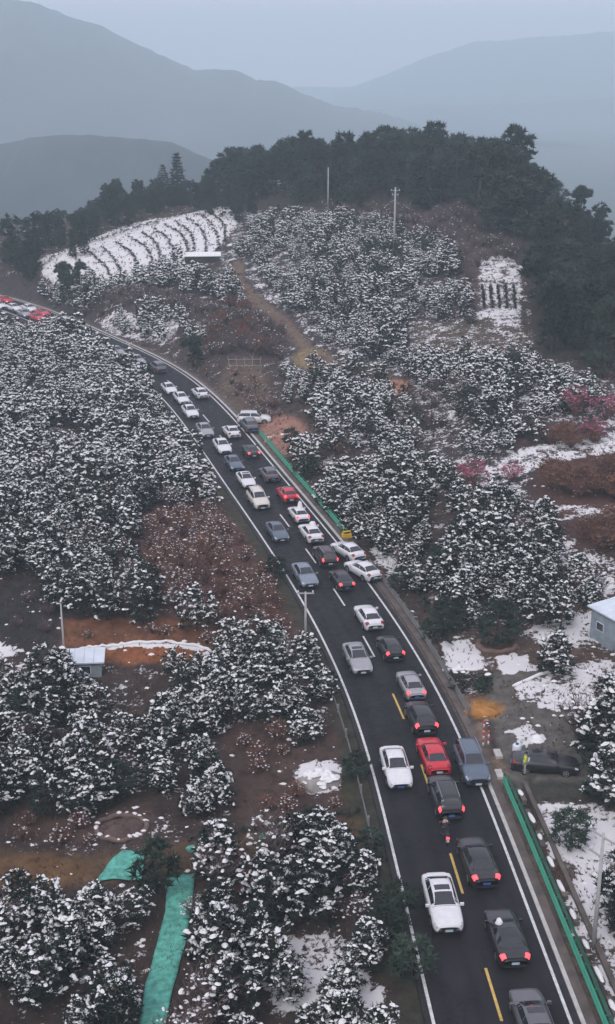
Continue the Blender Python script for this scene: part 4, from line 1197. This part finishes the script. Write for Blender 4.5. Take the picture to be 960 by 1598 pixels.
rcar(264,606,'sedan',W_,False,'topmost of three close white cars at the bend',scale=.95)
rcar(246,574,'suv','grey',True,'dark grey off road car rounding the bend')
rcar(214,562,'sedan','silver',False,'pale silver car on the far side of the bend half hidden by trees')
rcar(182,548,'sedan','silver',False,'dull grey car behind the lamp pole past the bend')
rcar(136,530,'suv',W_,False,'white van like car at the far end of the visible road')
rcar(790,1460,'sedan','black',True,'black car with a lump of snow on its roof, nearest the camera in right lane',brake=True,sunroof=True,snow=(.22,.22,.3,.05,.45))
rcar(745,1342,'sedan','black',True,'black sedan with lit tail lights in front of the motor scooter',brake=True,scale=1.03, turn=2)
rcar(695,1243,'suv','black',True,'black car directly below the red one',brake=True, scale=.98)
rcar(676,1178,'sedan','red',True,'bright red sedan in the right lane')
rcar(657,1119,'hatch','black',True,'black car with snow covered bonnet directly ahead of the red one',brake=True,scale=1.05)
rcar(641,1067,'sedan','silver',True,'silver grey sedan with red tail lights in the right lane',brake=True,scale=.93)
rcar(609,1010,'hatch','black',True,'black car with bright tail lights behind the lone white sedan',brake=True,scale=.96)
rcar(575,962,'sedan',W_,True,'white sedan heading away in the middle of the right lane')
rcar(533,903,'sedan','black',True,'black sedan with red tail lights beside the parked silver white car',brake=True,scale=.92)
rcar(507,867,'suv','brown',True,'dark maroon brown off road car behind the white snowy one',brake=True,scale=.93)
rcar(485,831,'sedan',W_,True,'white car with a small snow pile on its roof',snow=(.35,.4,.35,.1,-.2))
rcar(466,801,'sedan',W_,True,'white and red lit car with a tall snow cone on its roof',brake=True,snow=(.35,.35,.7,.1,-.2),scale=.9)
rcar(448,771,'hatch','red',True,'red hatchback with a dark roof in the right lane',scale=1.0,sunroof=True,brake=True)
rcar(420,740,'hatch','grey',True,'dark grey hatchback between the red hatchback and the dark car above',scale=1.02)
rcar(391,703,'sedan','black',True,'dark sedan with red rear bumper lights beside the green barrier end',brake=True,scale=.95)
rcar(361,673,'sedan',W_,True,'white sedan in the upper right lane beside the dull silver one',sunroof=True)
rcar(312,613,'sedan',W_,True,'white sedan alone in the right lane at the bend')
rcar(543,859,'sedan',W_,True,'white sedan parked on the shoulder behind the yellow barrier',turn=14)
rcar(566,889,'sedan',W_,True,'silver white sedan parked across the edge line below the other parked white sedan',turn=16)
rcar(389,664,'suv','grey',True,'dark off road car pulled onto the upper shoulder')
rcar(736,1193,'suv','blue',False,'slate blue estate car facing down on the shoulder beside the red sedan')
rcar(833,1592,'sedan','grey',True,'grey car cut by the bottom edge of the picture',sunroof=True)
x, y, _ = at(397, 648, 1.1); car('suv', 'white', x, y, th(x, y) + .03, R_(0), 'white car parked off the road among snowy bushes', group='parked cars')
x, y, _ = at(851, 1188, .6); car('sedan', 'black', x, y, th(x, y) + .03, R_(-7), 'black car parked sideways in the lay by near the person in yellow', group='parked cars')
for px, py, kc, lb in [(8,466,'red','red car at the far left end of the road'),(22,478,'white','white car just below the red one at the far left'),(38,487,'silver','silver car between white and red ones at far left'),
                       (58,493,'red','red car before the trees at far left'),(76,501,'darkred','dark red car last in the far left queue'),(-2,474,'white','white car cut by the left edge of the picture'),(46,479,'white','white car in the upper lane of the far left queue'),(66,486,'red','bright red car in the upper lane of the far left queue')]:
    rcar(px, py, 'sedan', kc, False, lb, h=.9, turn=rng.uniform(-4, 4))

# ------------------------------------------------------------------ people and scooter
def skinned(name, joints, edges, rad, m, parent, sub=1):
    me_ = bpy.data.meshes.new(name); me_.from_pydata(joints, edges, []); me_.materials.append(m)
    o = link(name, me_, parent)
    md = o.modifiers.new('skin', 'SKIN'); md.use_smooth_shade = True
    sl = me_.skin_vertices[0].data
    for i, r in enumerate(rad):
        sl[i].radius = (r, r) if not isinstance(r, tuple) else r
    sl[0].use_root = True
    if sub:
        s_ = o.modifiers.new('sub', 'SUBSURF'); s_.levels = sub; s_.render_levels = sub
    return o
M['skin'] = mat('skin', (.45, .28, .21), .6); M['hair'] = mat('black_hair', (.015, .013, .012), .6)
M['hivis'] = mat('hi_vis_cloth', (.55, .68, .05), .8); M['greycloth'] = mat('pale_grey_cloth', (.42, .43, .42), .9)
M['darkcloth'] = mat('dark_cloth', (.025, .025, .03), .9); M['helmet'] = mat('helmet_shell', (.03, .03, .035), .3)
M['browncloth'] = mat('brown_cloth', (.12, .05, .03), .9)
def hand(mb, wrist, d, side):
    d = Vector(d).normalized(); s = Vector(side).normalized()
    wv = Vector(wrist)
    mb.tube([tuple(wv), tuple(wv + d * .05), tuple(wv + d * .09)], [.025, .042, .036], 6)
    for i, l in enumerate((.062, .075, .07, .055)):
        o = wv + d * .085 + s * (.02 * (i - 1.5))
        mb.tube([tuple(o), tuple(o + d * l * .6), tuple(o + d * l + Vector((0, 0, -.012)))], [.009, .008, .006], 4)
    mb.tube([tuple(wv + d * .03 + s * .035), tuple(wv + d * .06 + s * .065)], [.011, .008], 4)
def person(x, y, z, rz, label, top, bottom, seated=False, helmet=False):
    e = empty('person', (x, y, z), rz, label, 'person')
    if not seated:
        J = [(0,0,.95),(0,0,1.2),(0,0,1.42),(0,0,1.52),(.01,0,1.63),(0,.19,1.42),(.03,.25,1.15),(.12,.24,.93),(0,-.19,1.42),(.05,-.25,1.15),(.14,-.2,.97),
             (0,.10,.88),(.03,.12,.5),(-.02,.13,.09),(.13,.14,.05),(0,-.10,.88),(.05,-.12,.5),(.03,-.13,.09),(.18,-.14,.05)]
    else:
        J = [(-.1,0,.85),(-.03,0,1.08),(.08,0,1.3),(.12,0,1.42),(.14,0,1.53),(.08,.19,1.3),(.22,.26,1.08),(.42,.27,1.02),(.08,-.19,1.3),(.22,-.26,1.08),(.42,-.27,1.02),
             (-.05,.12,.82),(.33,.18,.72),(.28,.17,.33),(.42,.17,.29),(-.05,-.12,.82),(.33,-.18,.72),(.28,-.17,.33),(.42,-.17,.29)]
    E = [(0,1),(1,2),(2,3),(3,4),(2,5),(5,6),(6,7),(2,8),(8,9),(9,10),(0,11),(11,12),(12,13),(13,14),(0,15),(15,16),(16,17),(17,18)]
    rad = [.14,.13,.14,.055,.095,.07,.045,.03,.07,.045,.03,.085,.06,.045,.04,.085,.06,.045,.04]
    skinned('body', J, E, rad, M['skin'], e)
    tj = [0,1,2,5,6,7,8,9,10]; mp = {j: i for i, j in enumerate(tj)}
    f = .93
    jj = [J[i] for i in tj]; jj[5] = tuple(Vector(jj[4]).lerp(Vector(jj[5]), f)); jj[8] = tuple(Vector(jj[7]).lerp(Vector(jj[8]), f))
    skinned('jacket', jj, [(0,1),(1,2),(2,3),(3,4),(4,5),(2,6),(6,7),(7,8)], [.175,.165,.165,.095,.072,.058,.095,.072,.058], top, e)
    lj = [0,11,12,13,15,16,17]
    skinned('trousers', [J[i] for i in lj], [(0,1),(1,2),(2,3),(0,4),(4,5),(5,6)], [.155,.11,.08,.065,.11,.08,.065], bottom, e)
    hd = MB(); c = J[4]
    hr = lump(5, .115, .10, .13)
    for v_ in hr.v: hd.v.append((v_[0] + c[0] - .015, v_[1] + c[1], v_[2] + c[2] + .0))
    hd.f = hr.f; hd.m = hr.m
    part('helmet' if helmet else 'hair', hd, M['helmet'] if helmet else M['hair'], e, True)
    fc = MB(); fc.tube([(c[0] + .09, 0 + c[1], c[2] + .01), (c[0] + .125, c[1], c[2] - .02)], [.012, .016], 5)
    for sg in (1, -1):
        fc.box((c[0] + .093, c[1] + sg * .035, c[2] + .025), (.012, .022, .012))
        fc.box((c[0], c[1] + sg * .1, c[2] - .005), (.035, .02, .055))
    fc.box((c[0] + .092, c[1], c[2] - .05), (.012, .045, .01))
    part('face', fc, M['skin'], e)
    hm = MB()
    for k, sg in ((7, 1), (10, -1)):
        d = Vector(J[k]) - Vector(J[k - 1]); hand(hm, J[k], d, (1, 0, 0) if not seated else (0, -sg, 0))
    part('hands', hm, M['skin'], e)
    bt = MB()
    for k in (13, 17):
        bt.box((J[k][0] + .06, J[k][1], J[k + 1][2] - .005), (.27, .10, .09))
    part('shoes', bt, M['trim'], e)
    return e
x, y, _ = at(819, 1208, 0)
person(x, y, th(x, y), R_(170), 'person in a yellow green hi vis jacket beside the black parked car', M['hivis'], M['greycloth'])
x, y, z = at(323, 590, 0)
person(x, y, th(x, y), R_(200), 'person in dark brown clothes standing on the verge at the bend', M['browncloth'], M['darkcloth'])
# motor scooter
x, y, _ = at(695, 1300, .5); _, _, a = road_at(s_near(x, y))
sc_e = empty('motor_scooter', (x, y, .028), a, 'dark motor scooter with red tail light behind the black sedan', 'scooter')
mb = MB(); mb.tube([(-.85,0,.62),(-.5,0,.66),(-.1,0,.55)], [.10,.17,.14], 8); mb.box((.2,0,.33), (.5,.30,.08)); mb.tube([(.38,0,.35),(.48,0,.75),(.42,0,.95)], [.16,.15,.09], 8)
part('body', mb, CARP['black'], sc_e, True)
mb = MB(); mb.box((-.35,0,.80), (.75,.26,.09)); part('seat', mb, M['trim'], sc_e)
for xx in (-.62, .62):
    wv = link('wheel', car_meshes('sedan')['tyre'], sc_e, (xx, 0, .25), 0, (.76, .55, .76)); link('rim', CARM['sedan']['rim'], wv)
mb = MB(); mb.tube([(.38,-.34,1.02),(.42,0,.98),(.38,.34,1.02)], .018, 5); part('handlebar', mb, M['trim'], sc_e)
mb = MB(); mb.tube([(.42,0,.95),(.62,0,.3)], .03, 6); part('fork', mb, M['galv'], sc_e)
mb = MB(); mb.box((-.92,0,.68), (.08,.22,.12)); part('tail_light', mb, M['tail_on'], sc_e)
mb = MB(); mb.box((-.95,0,.48), (.03,.18,.14)); part('number_plate', mb, M['whiteroof'], sc_e)
person(x, y, .028, a, 'rider in black on the motor scooter behind the black sedan', M['darkcloth'], M['darkcloth'], seated=True, helmet=True)

# ------------------------------------------------------------------ barriers
def guardrail(s0, s1, off, postm, railm, label, step=2.0, h=.78, two=True, panels=False, z0=0.0):
    x0, y0, _ = road_at(s0, off)
    e = empty('guardrail', (0, 0, 0), 0, label, 'guardrail')
    pm = MB(); pm.box((0, 0, h / 2 - .1), (.10, .12, h + .2)); pme = pm.mesh('post', postm)
    n = int((s1 - s0) / step)
    for k in range(n + 1):
        x, y, a = road_at(s0 + k * step, off + .12)
        link('post', pme, e, (x, y, z0), a)
    cs = [(0, -.15), (.05, -.10), (.0, -.03), (.0, .03), (.05, .10), (0, .15)]
    for zz in ((h - .16, h - .52) if two else (h - .16,)):
        mb = MB(); m_ = int((s1 - s0) / 1.0)
        for k in range(m_ + 1):
            for o, dz in cs:
                x, y, a = road_at(s0 + (s1 - s0) * k / m_, off + o)
                mb.v.append((x, y, z0 + zz + dz))
        for k in range(m_):
            for j in range(5):
                i = k * 6 + j; mb.f.append((i, i + 1, i + 7, i + 6)); mb.m.append(0)
        part('rail', mb, railm, e)
    if panels:
        for k in range(n):
            mb = MB()
            for q in range(5):
                for o in (.16, .5):
                    x, y, a = road_at(s0 + (k + q / 4) * step, off + o + .02 * math.sin(q * 2.3 + k))
                    mb.v.append((x, y, z0 + h - .05 - (o - .16) * .9 - .03 * math.sin(q * 1.9 + k * 1.7)))
            mb.f = [(2 * i, 2 * i + 1, 2 * i + 3, 2 * i + 2) for i in range(4)]; mb.m = [0] * 4
            part('net_panel', mb, postm, e)
    return e
gB = HALF + 1.55
guardrail(4, s_px(765, 1215), gB, M['green_dark'], M['green_rail'], 'bright green guardrail on the right side of the lower road', two=True, h=.95, panels=True)
guardrail(s_px(538, 838), s_px(400, 676), gB, M['green_rail'], M['green_rail'], 'light green guardrail with netting on the right of the upper road', panels=True, two=True)
guardrail(s_px(725, 1115), s_px(585, 895), gB - .1, M['rail_grey'], M['rail_grey'], 'weathered grey guardrail along the right hand curve', h=.7)
guardrail(s_px(605, 1330), s_px(545, 1095), -HALF - 1.3, M['galv'], M['rail_grey'], 'low grey guardrail along the left edge beside the white sedan', h=.6, two=False, step=4.0)
# retaining kerb with snow capped stones right of the lower green guardrail
for k, s in enumerate(np.arange(6, s_px(775, 1225), 2.6)):
    x, y, a = road_at(s, gB + .95)
    mb = MB(); r_ = random.Random(k)
    mb.box((0, 0, .12), (r_.uniform(1.1, 1.8), .34, .36)); st_ = tag(part('kerb_stone', mb, M['gutter'], None), 'snow topped stone block in the row beside the bright green guardrail', 'stone block', 'stone blocks along the green guardrail')
    st_.location = (x, y, th(x, y) - .02); st_.rotation_euler = (0, 0, a + r_.uniform(-.06, .06))
    c = part('snow_cap', lump(k + 90, r_.uniform(.35, .75), .17, .09), M['snow'], st_, True); c.location = (r_.uniform(-.2, .2), 0, .29)
ribbon('drain_wall', gB + 1.45, gB + 1.75, .12, M['gutter'], None, 4, s_px(775, 1235), .5, kind='structure')

# ------------------------------------------------------------------ poles
M['pole'] = mat('concrete_pole', (.42, .41, .40), .8, var=.12, scale=2)
def pole(px, py, H, label, arms=((.94, 1.6),), yaw=0.0, r0=.17, lean=0.0, name='utility_pole', cat='utility pole', z=None):
    x, y, zz = ground(px, py)
    e = empty(name, (x, y, zz), yaw, label, cat)
    mb = MB(); mb.tube([(0, 0, -.5), (lean * .5, 0, H * .5), (lean, 0, H)], [r0, r0 * .82, r0 * .62], 10); part('shaft', mb, M['pole'], e, True)
    for f, L in arms:
        mb = MB(); mb.box((lean * f, 0, H * f), (L, .10, .10)); part('crossarm', mb, M['pole'], e)
        for q in (-.42, 0.42):
            mb = MB(); mb.tube([(lean * f + q * L, 0, H * f + .04), (lean * f + q * L, 0, H * f + .16), (lean * f + q * L, 0, H * f + .28)], [.05, .08, .04], 8); part('insulator', mb, M['whiteroof'], e, True)
    return e
pole(615, 392, 12.0, 'tall pale utility pole with crossarms in the middle of the hillside', arms=((.95, 1.8), (.88, 1.2)), r0=.22)
pole(512, 330, 9.5, 'plain slender pole on the hilltop left of the crossarm pole', arms=(), r0=.2)
pole(477, 1005, 4.9, 'grey pole with a short crossarm at the left road edge', arms=((.97, 1.5),), r0=.13)
pole(101, 1030, 5.2, 'thin pole beside the small shed on the orange bank', arms=(), r0=.10)
pole(204, 590, 5.6, 'pale pole rising from the pines before the road bend', arms=((.97, .9),), r0=.12)
pole(716, 862, 2.4, 'short thin pole among snowy trees on the right slope', arms=(), r0=.08)
pole(297, 392, 2.8, 'thin pole behind the long white roof', arms=(), r0=.08)
pole(385, 290, 5.5, 'pale bare trunk like pole at the left of the hilltop', arms=(), r0=.14)
pole(447, 296, 5.5, 'pale bare trunk like pole above the hilltop snow patch', arms=(), r0=.14)
pole(926, 1480, 7.6, 'left hand utility pole with crossarms at the right edge of the picture', arms=((.97, 2.2), (.80, 1.8)), yaw=R_(-55), r0=.14)
pole(960, 1440, 7.2, 'right hand utility pole beside its twin at the right edge', arms=((.97, 2.2),), yaw=R_(40), r0=.14)

# ------------------------------------------------------------------ buildings and small things
def shed(px, py, L, Wd, H, rz, wallm, roofm, label, name='shed', snow=False, slope=.35, windows=2):
    x, y, z = ground(px, py)
    e = empty(name, (x, y, z), rz, label, 'building')
    mb = MB(); mb.box((0, 0, H / 2 - .2), (L, Wd, H + .4)); part('wall', mb, wallm, e)
    mb = MB(); o = .3
    mb.add([(-L/2-o,-Wd/2-o,H+.22),(L/2+o,-Wd/2-o,H+.22),(L/2+o,Wd/2+o,H+.22+slope),(-L/2-o,Wd/2+o,H+.22+slope),(-L/2-o,-Wd/2-o,H+.34),(L/2+o,-Wd/2-o,H+.34),(L/2+o,Wd/2+o,H+.34+slope),(-L/2-o,Wd/2+o,H+.34+slope)],
           [(0,3,2,1),(4,5,6,7),(0,1,5,4),(1,2,6,5),(2,3,7,6),(3,0,4,7)])
    rf = part('roof', mb, roofm, e)
    for k in range(int(L / .8)):
        mb = MB(); xx = -L / 2 + .4 + k * .8
        mb.add([(xx-.03,-Wd/2-o,H+.345),(xx+.03,-Wd/2-o,H+.345),(xx+.03,Wd/2+o,H+.345+slope),(xx-.03,Wd/2+o,H+.345+slope),(xx,-Wd/2-o,H+.39),(xx,Wd/2+o,H+.39+slope)],
               [(0,4,5,3),(1,2,5,4),(0,1,4),(2,3,5)]); part('roof_rib', mb, roofm, rf)
    for k in range(windows):
        xx = -L / 2 + L * (k + .5) / windows
        for sgn in (-1, 1):
            mb = MB(); mb.box((xx, sgn * (Wd / 2 + .02), H * .55), (.95, .06, .8)); wd_ = part('window', mb, M['whiteroof'], e)
            mb = MB(); mb.box((xx, sgn * (Wd / 2 + .055), H * .55), (.8, .02, .65)); part('pane', mb, M['glass'], wd_)
    mb = MB(); mb.box((-L / 2 - .02, 0, .95), (.05, .9, 1.9)); d_ = part('door', mb, M['trim'], e)
    mb = MB(); mb.box((-L / 2 - .06, .3, .95), (.04, .05, .12)); part('handle', mb, M['rim'], d_)
    return e
shed(1000, 1010, 7.5, 5.0, 2.6, R_(-62), M['bluewall'], M['whiteroof'], 'blue grey shed with a white roof at the right edge', windows=3)
shed(135, 1048, 2.6, 1.9, 1.0, R_(6), M['bluewall'], M['whiteroof'], 'small shed with a pale blue white roof below the orange bank', windows=1, slope=.2)
shed(316, 408, 7.0, 2.2, .9, R_(4), M['trim'], M['snow'], 'long low shelter with a snow white roof on the hill', windows=0, slope=.45)
shed(430, 290, 4.0, 2.6, 1.6, R_(15), M['concrete'], M['snow'], 'snow roofed hut among trees at the hilltop', windows=1, slope=.6)

def drape(name, pts, m, label, cat, lift=.1, wv=.05, kind=None, sub=18):
    """cloth or path laid on the ground: quads between left and right outlines"""
    mb = MB(); n = len(pts)
    rows = []
    for i in range((n - 1) * 6 + 1):
        f = i / 6; k = min(int(f), n - 2); g = f - k
        l = [pts[k][0][q] * (1 - g) + pts[k + 1][0][q] * g for q in (0, 1)]; r = [pts[k][1][q] * (1 - g) + pts[k + 1][1][q] * g for q in (0, 1)]
        a, e = at(*l, -.7), at(*r, -.7)
        row = []
        for j in range(9):
            t_ = j / 8; x, y = a[0] + (e[0] - a[0]) * t_, a[1] + (e[1] - a[1]) * t_
            row.append((x, y, th(x, y) + lift + wv * math.sin(x * 3.1 + y * 2.3) * math.sin(y * 4.1)))
        rows.append(row)
    for row in rows: mb.v += row
    for i in range(len(rows) - 1):
        for j in range(8):
            a = i * 9 + j; mb.f.append((a, a + 1, a + 10, a + 9)); mb.m.append(0)
    base = len(mb.v)
    o = tag(part(name, mb, m, None, True), label, cat)
    sd = o.modifiers.new('thickness', 'SOLIDIFY'); sd.thickness = .03
    return o
drape('green_fabric_strip', [((262,1366),(304,1366)),((258,1420),(300,1416)),((244,1470),(290,1470)),((228,1530),(272,1530)),((216,1598),(258,1598)),((200,1720),(244,1720))], M['turq'], 'long turquoise green fabric strip running down between the pines', 'ground fabric')
drape('green_fabric_sheet', [((192,1330),(224,1326)),((170,1348),(226,1342)),((150,1376),(222,1376))], M['turq'], 'wide turquoise green fabric sheet beside the dark conical pine', 'ground fabric', lift=.12)
for px, py, s_, lb in [(416, 1306, .5, 'left small green fabric bundle on the earth track'), (478, 1298, .5, 'right small green fabric bundle on the earth track, nearer the road'), (300, 1326, .45, 'small green fabric bundle next to the big turquoise sheet')]:
    x, y, z = ground(px, py); mb = lump(px, s_, s_ * .7, .28); o = tag(part('fabric_bundle', mb, M['turq'], None, True), lb, 'fabric bundle'); o.location = (x, y, z)
# snow ridge along the lip of the orange bank
for pts_, lb_ in (([(105,1022),(140,1012),(170,1010),(200,1006),(260,1003),(310,1010),(350,1024)], 'curved snow ridge along the lip of the orange bank'), ([(690,1048),(757,1046)], 'snow edge of the bed above the clipped hedge'),
                  ([(640,1075),(700,1180)], 'thin snow line') ,([(800,1072),(850,1052),(910,1040)], 'straight snow line along the yard path')):
    if lb_ == 'thin snow line': continue
    mb = MB(); pp = []
    for (x1, y1), (x2, y2) in zip(pts_[:-1], pts_[1:]):
        for q in range(6):
            g_ = ground(x1 + (x2 - x1) * q / 6, y1 + (y2 - y1) * q / 6); pp.append((g_[0], g_[1], g_[2] + .06))
    mb.tube(pp, [.10 + .07 * abs(math.sin(i * 1.7)) for i in range(len(pp))], 6)
    tag(part('snow_ridge', mb, M['snow'], None, True), lb_, 'snow ridge')
# snow covered heap
x, y, z = ground(500, 1225)
hp = empty('rubble_heap', (x, y, z), 0, 'large snow covered heap of rubble on the bare brown plot', 'heap')
part('stones', lump(71, 1.9, 1.3, .85), M['concrete'], hp, True)
rr = random.Random(3); mb = MB()
for k in range(26):
    a, q = rr.uniform(0, 6.28), rr.uniform(0, 1) ** .6; snowcap(mb, rr, (1.6 * q * math.cos(a), 1.1 * q * math.sin(a), .95 - .75 * q * q), rr.uniform(.3, .6), 8)
part('snow_cover', mb, M['snow'], hp, True)['kind'] = 'stuff'
# earth ring
def ring(px, py, rx, ry, tube_r, m, label, name='earth_ring', a0=0, a1=6.2832, snow=True):
    x, y, z = ground(px, py); e = empty(name, (x, y, z), 0, label, 'earth bank')
    pts = [(rx * math.cos(a0 + (a1 - a0) * k / 28), ry * math.sin(a0 + (a1 - a0) * k / 28), .02 + .08 * math.sin(k * 1.7)) for k in range(29)]
    mb = MB(); mb.tube(pts, tube_r, 8); part('bank', mb, m, e, True)
    if snow:
        mb = MB(); r = random.Random(px)
        for k in range(16):
            p = pts[int(r.uniform(0, 28))]; snowcap(mb, r, (p[0], p[1], p[2] + tube_r * .9), tube_r * r.uniform(.7, 1.4), 7)
        part('snow', mb, M['snow'], e, True)['kind'] = 'stuff'
M['earth'] = mat('bare_earth', (.15, .10, .085), .95, var=.3, scale=2, bump=.4)
M['earth_pink'] = mat('pinkish_earth', (.40, .22, .16), .95, var=.2, scale=1, bump=.4)
M['earth_orange'] = mat('orange_earth', (.42, .19, .05), .95, var=.25, scale=1.5, bump=.4)
ring(190, 1292, 1.7, 1.5, .18, M['earth'], 'round earth ring on the brown ground above the turquoise sheet')
ring(445, 690, 2.5, 2.6, .3, M['earth_pink'], 'curved pinkish earth bank with snowy rim beside the upper guardrail', a0=.0, a1=3.3)
ring(775, 1008, 1.6, 1.3, .25, M['earth'], 'round brown earth mound between the snowy beds', snow=False)
x, y, z = ground(750, 1112); o = tag(part('earth_heap', lump(8, 1.6, .75, .35), M['earth_orange'], None, True), 'orange earth heap at the road side below the snowy bed', 'earth heap'); o.location = (x, y, z - .05)
x, y, z = ground(622, 612); o = tag(part('earth_heap', lump(9, 1.7, 1.3, .4), M['earth_pink'], None, True), 'pinkish bare earth heap on the middle hillside', 'earth heap'); o.location = (x, y, z - .1)
# clipped hedge block with snow
def block(px, py, L, Wd, H, rz, label, m, snowtop=True):
    x, y, z = ground(px, py); e = empty('clipped_hedge', (x, y, z), rz, label, 'hedge')
    mb = MB(); r = random.Random(px)
    for k in range(int(L * Wd * 14)):
        leafs(mb, r, (r.uniform(-L / 2, L / 2), r.uniform(-Wd / 2, Wd / 2), r.uniform(.1, H)), .25, 10, .25, .06)
    part('foliage', mb, m, e)['kind'] = 'stuff'
    if snowtop:
        mb = MB()
        for k in range(int(L * Wd * 1.2)): snowcap(mb, r, (r.uniform(-L / 2, L / 2), r.uniform(0, Wd / 2), H + .15), r.uniform(.15, .35), 7)
        part('snow', mb, M['snow'], e, True)['kind'] = 'stuff'
block(735, 1074, 3.4, 2.4, 1.1, R_(-6), 'dark green clipped hedge block below the snowy bed by the road', M['needle_far'])
# pale kerb slabs and striped posts at the lay by
for k, (px, py, lb) in enumerate([(777, 1180, 'upper pale concrete slab on the verge beside the slate blue estate car'), (779, 1212, 'lower pale concrete slab on the verge beside the slate blue estate car')]):
    x, y, z = ground(px, py); mb = MB(); mb.box((0, 0, .08), (.5, 1.1, .24)); o = tag(part('concrete_slab', mb, M['conc_pale'], None), lb, 'slab'); o.location = (x, y, z); o.rotation_euler = (0, 0, R_(4))
M['redpaint'] = mat('red_paint', (.55, .05, .04), .6)
for k, (px, py, lb) in enumerate([(754, 1165, 'leftmost red and white striped post by the lay by entrance'), (762, 1163, 'middle red and white striped post by the lay by entrance'), (755, 1145, 'rear red and white striped post nearest the orange heap')]):
    x, y, z = ground(px, py); e = empty('striped_post', (x, y, z), 0, lb, 'post')
    for q in range(4):
        mb = MB(); mb.tube([(0, 0, q * .28 - (.1 if q == 0 else 0)), (0, 0, q * .28 + .28)], .07, 10); part('band', mb, M['redpaint'] if q % 2 else M['whiteroof'], e, True)
# yellow water barrier behind the parked white sedan
x, y, _ = at(541, 838); M['yellow'] = mat('yellow_plastic', (.75, .48, .03), .5)
e = empty('barrier', (x, y, th(x, y)), R_(20), 'small yellow road barrier at the end of the light green guardrail', 'barrier')
mb = MB(); mb.box((0, 0, .25), (1.0, .45, .5)); mb.box((0, 0, .62), (.9, .25, .3)); part('body', mb, M['yellow'], e)
mb = MB(); mb.box((0, -.14, .62), (.7, .02, .14)); part('stripe', mb, M['trim'], e)
# parasol and white barrel behind the black parked car
x, y, z = ground(836, 1188)
e = empty('parasol', (x, y, z), 0, 'white oval parasol behind the black parked car', 'parasol')
mb = MB(); mb.tube([(0, 0, -.1), (0, 0, 2.2)], .03, 6); part('pole', mb, M['galv'], e)
mb = MB(); n = 10
for f, zz in ((1, 1.75), (.6, 2.02), (0.02, 2.2)):
    for j in range(n): mb.v.append((.55 * f * math.cos(6.2832 * j / n), .55 * f * math.sin(6.2832 * j / n), zz))
for k in range(2):
    for j in range(n): mb.f.append((k * n + j, k * n + (j + 1) % n, (k + 1) * n + (j + 1) % n, (k + 1) * n + j)); mb.m.append(0)
part('canopy', mb, M['snow'], e)
x, y, z = ground(806, 1182)
e = empty('water_drum', (x, y, z), 0, 'upright white plastic drum left of the black parked car', 'drum')
mb = MB(); mb.tube([(0, 0, 0), (0, 0, .1), (0, 0, 1.0), (0, 0, 1.08)], [.30, .33, .33, .26], 14); part('body', mb, M['whiteroof'], e, True)
mb = MB(); mb.tube([(0, 0, 1.08), (0, 0, 1.14)], .12, 10); part('lid', mb, M['trim'], e)
# timber frame trellis near the bend
x, y, z = ground(382, 576)
e = empty('timber_trellis', (x, y, z), R_(3), 'weathered timber trellis frame among bare bushes above the bend', 'trellis')
for zz in (.5, 1.5): mb = MB(); mb.tube([(-2.6, 0, zz), (2.6, 0, zz)], .06, 5); part('rail', mb, M['wood'], e)
for xx in (-2.6, -1.3, 0, 1.3, 2.6): mb = MB(); mb.tube([(xx * .9, 0, -.1), (xx, 0, 1.9)], .06, 5); part('post', mb, M['wood'], e)
# felled log on the shrub plot
x, y, z = ground(324, 965)
e = empty('fallen_log', (x, y, z), R_(-38), 'snow covered fallen log on the brown plot', 'log')
mb = MB(); mb.tube([(-2, 0, .15), (0, .1, .2), (2, 0, .15)], [.14, .16, .1], 8); part('trunk', mb, M['bark'], e, True)
mb = MB(); mb.tube([(-1.9, 0, .27), (0, .1, .34), (1.9, 0, .24)], [.08, .10, .05], 7); part('snow', mb, M['snow'], e, True)
# hoses/low pipe in the yard
x, y, z = ground(890, 1195)

# ------------------------------------------------------------------ haze
hz = MB(); S_ = 5200.0
hz.box((0, 0, 0), (2 * S_, 2 * S_, 2))
vs_ = [(-S_, -S_, -127), (S_, -S_, -127), (S_, S_, -127), (-S_, S_, -127), (-S_, -S_, 190), (S_, -S_, 190), (S_, S_, 190), (-S_, S_, 190)]
hz.v = vs_
hm_ = bpy.data.materials.new('haze'); hm_.use_nodes = True
t = hm_.node_tree; t.nodes.clear()
pv = t.nodes.new('ShaderNodeVolumePrincipled'); pv.inputs['Color'].default_value = (.77, .925, 1.0, 1); pv.inputs['Density'].default_value = 0.0005
pv.inputs['Anisotropy'].default_value = 0.0
ou = t.nodes.new('ShaderNodeOutputMaterial'); t.links.new(pv.outputs[0], ou.inputs['Volume'])
tag(link('haze', hz.mesh('haze', hm_)), kind='stuff')
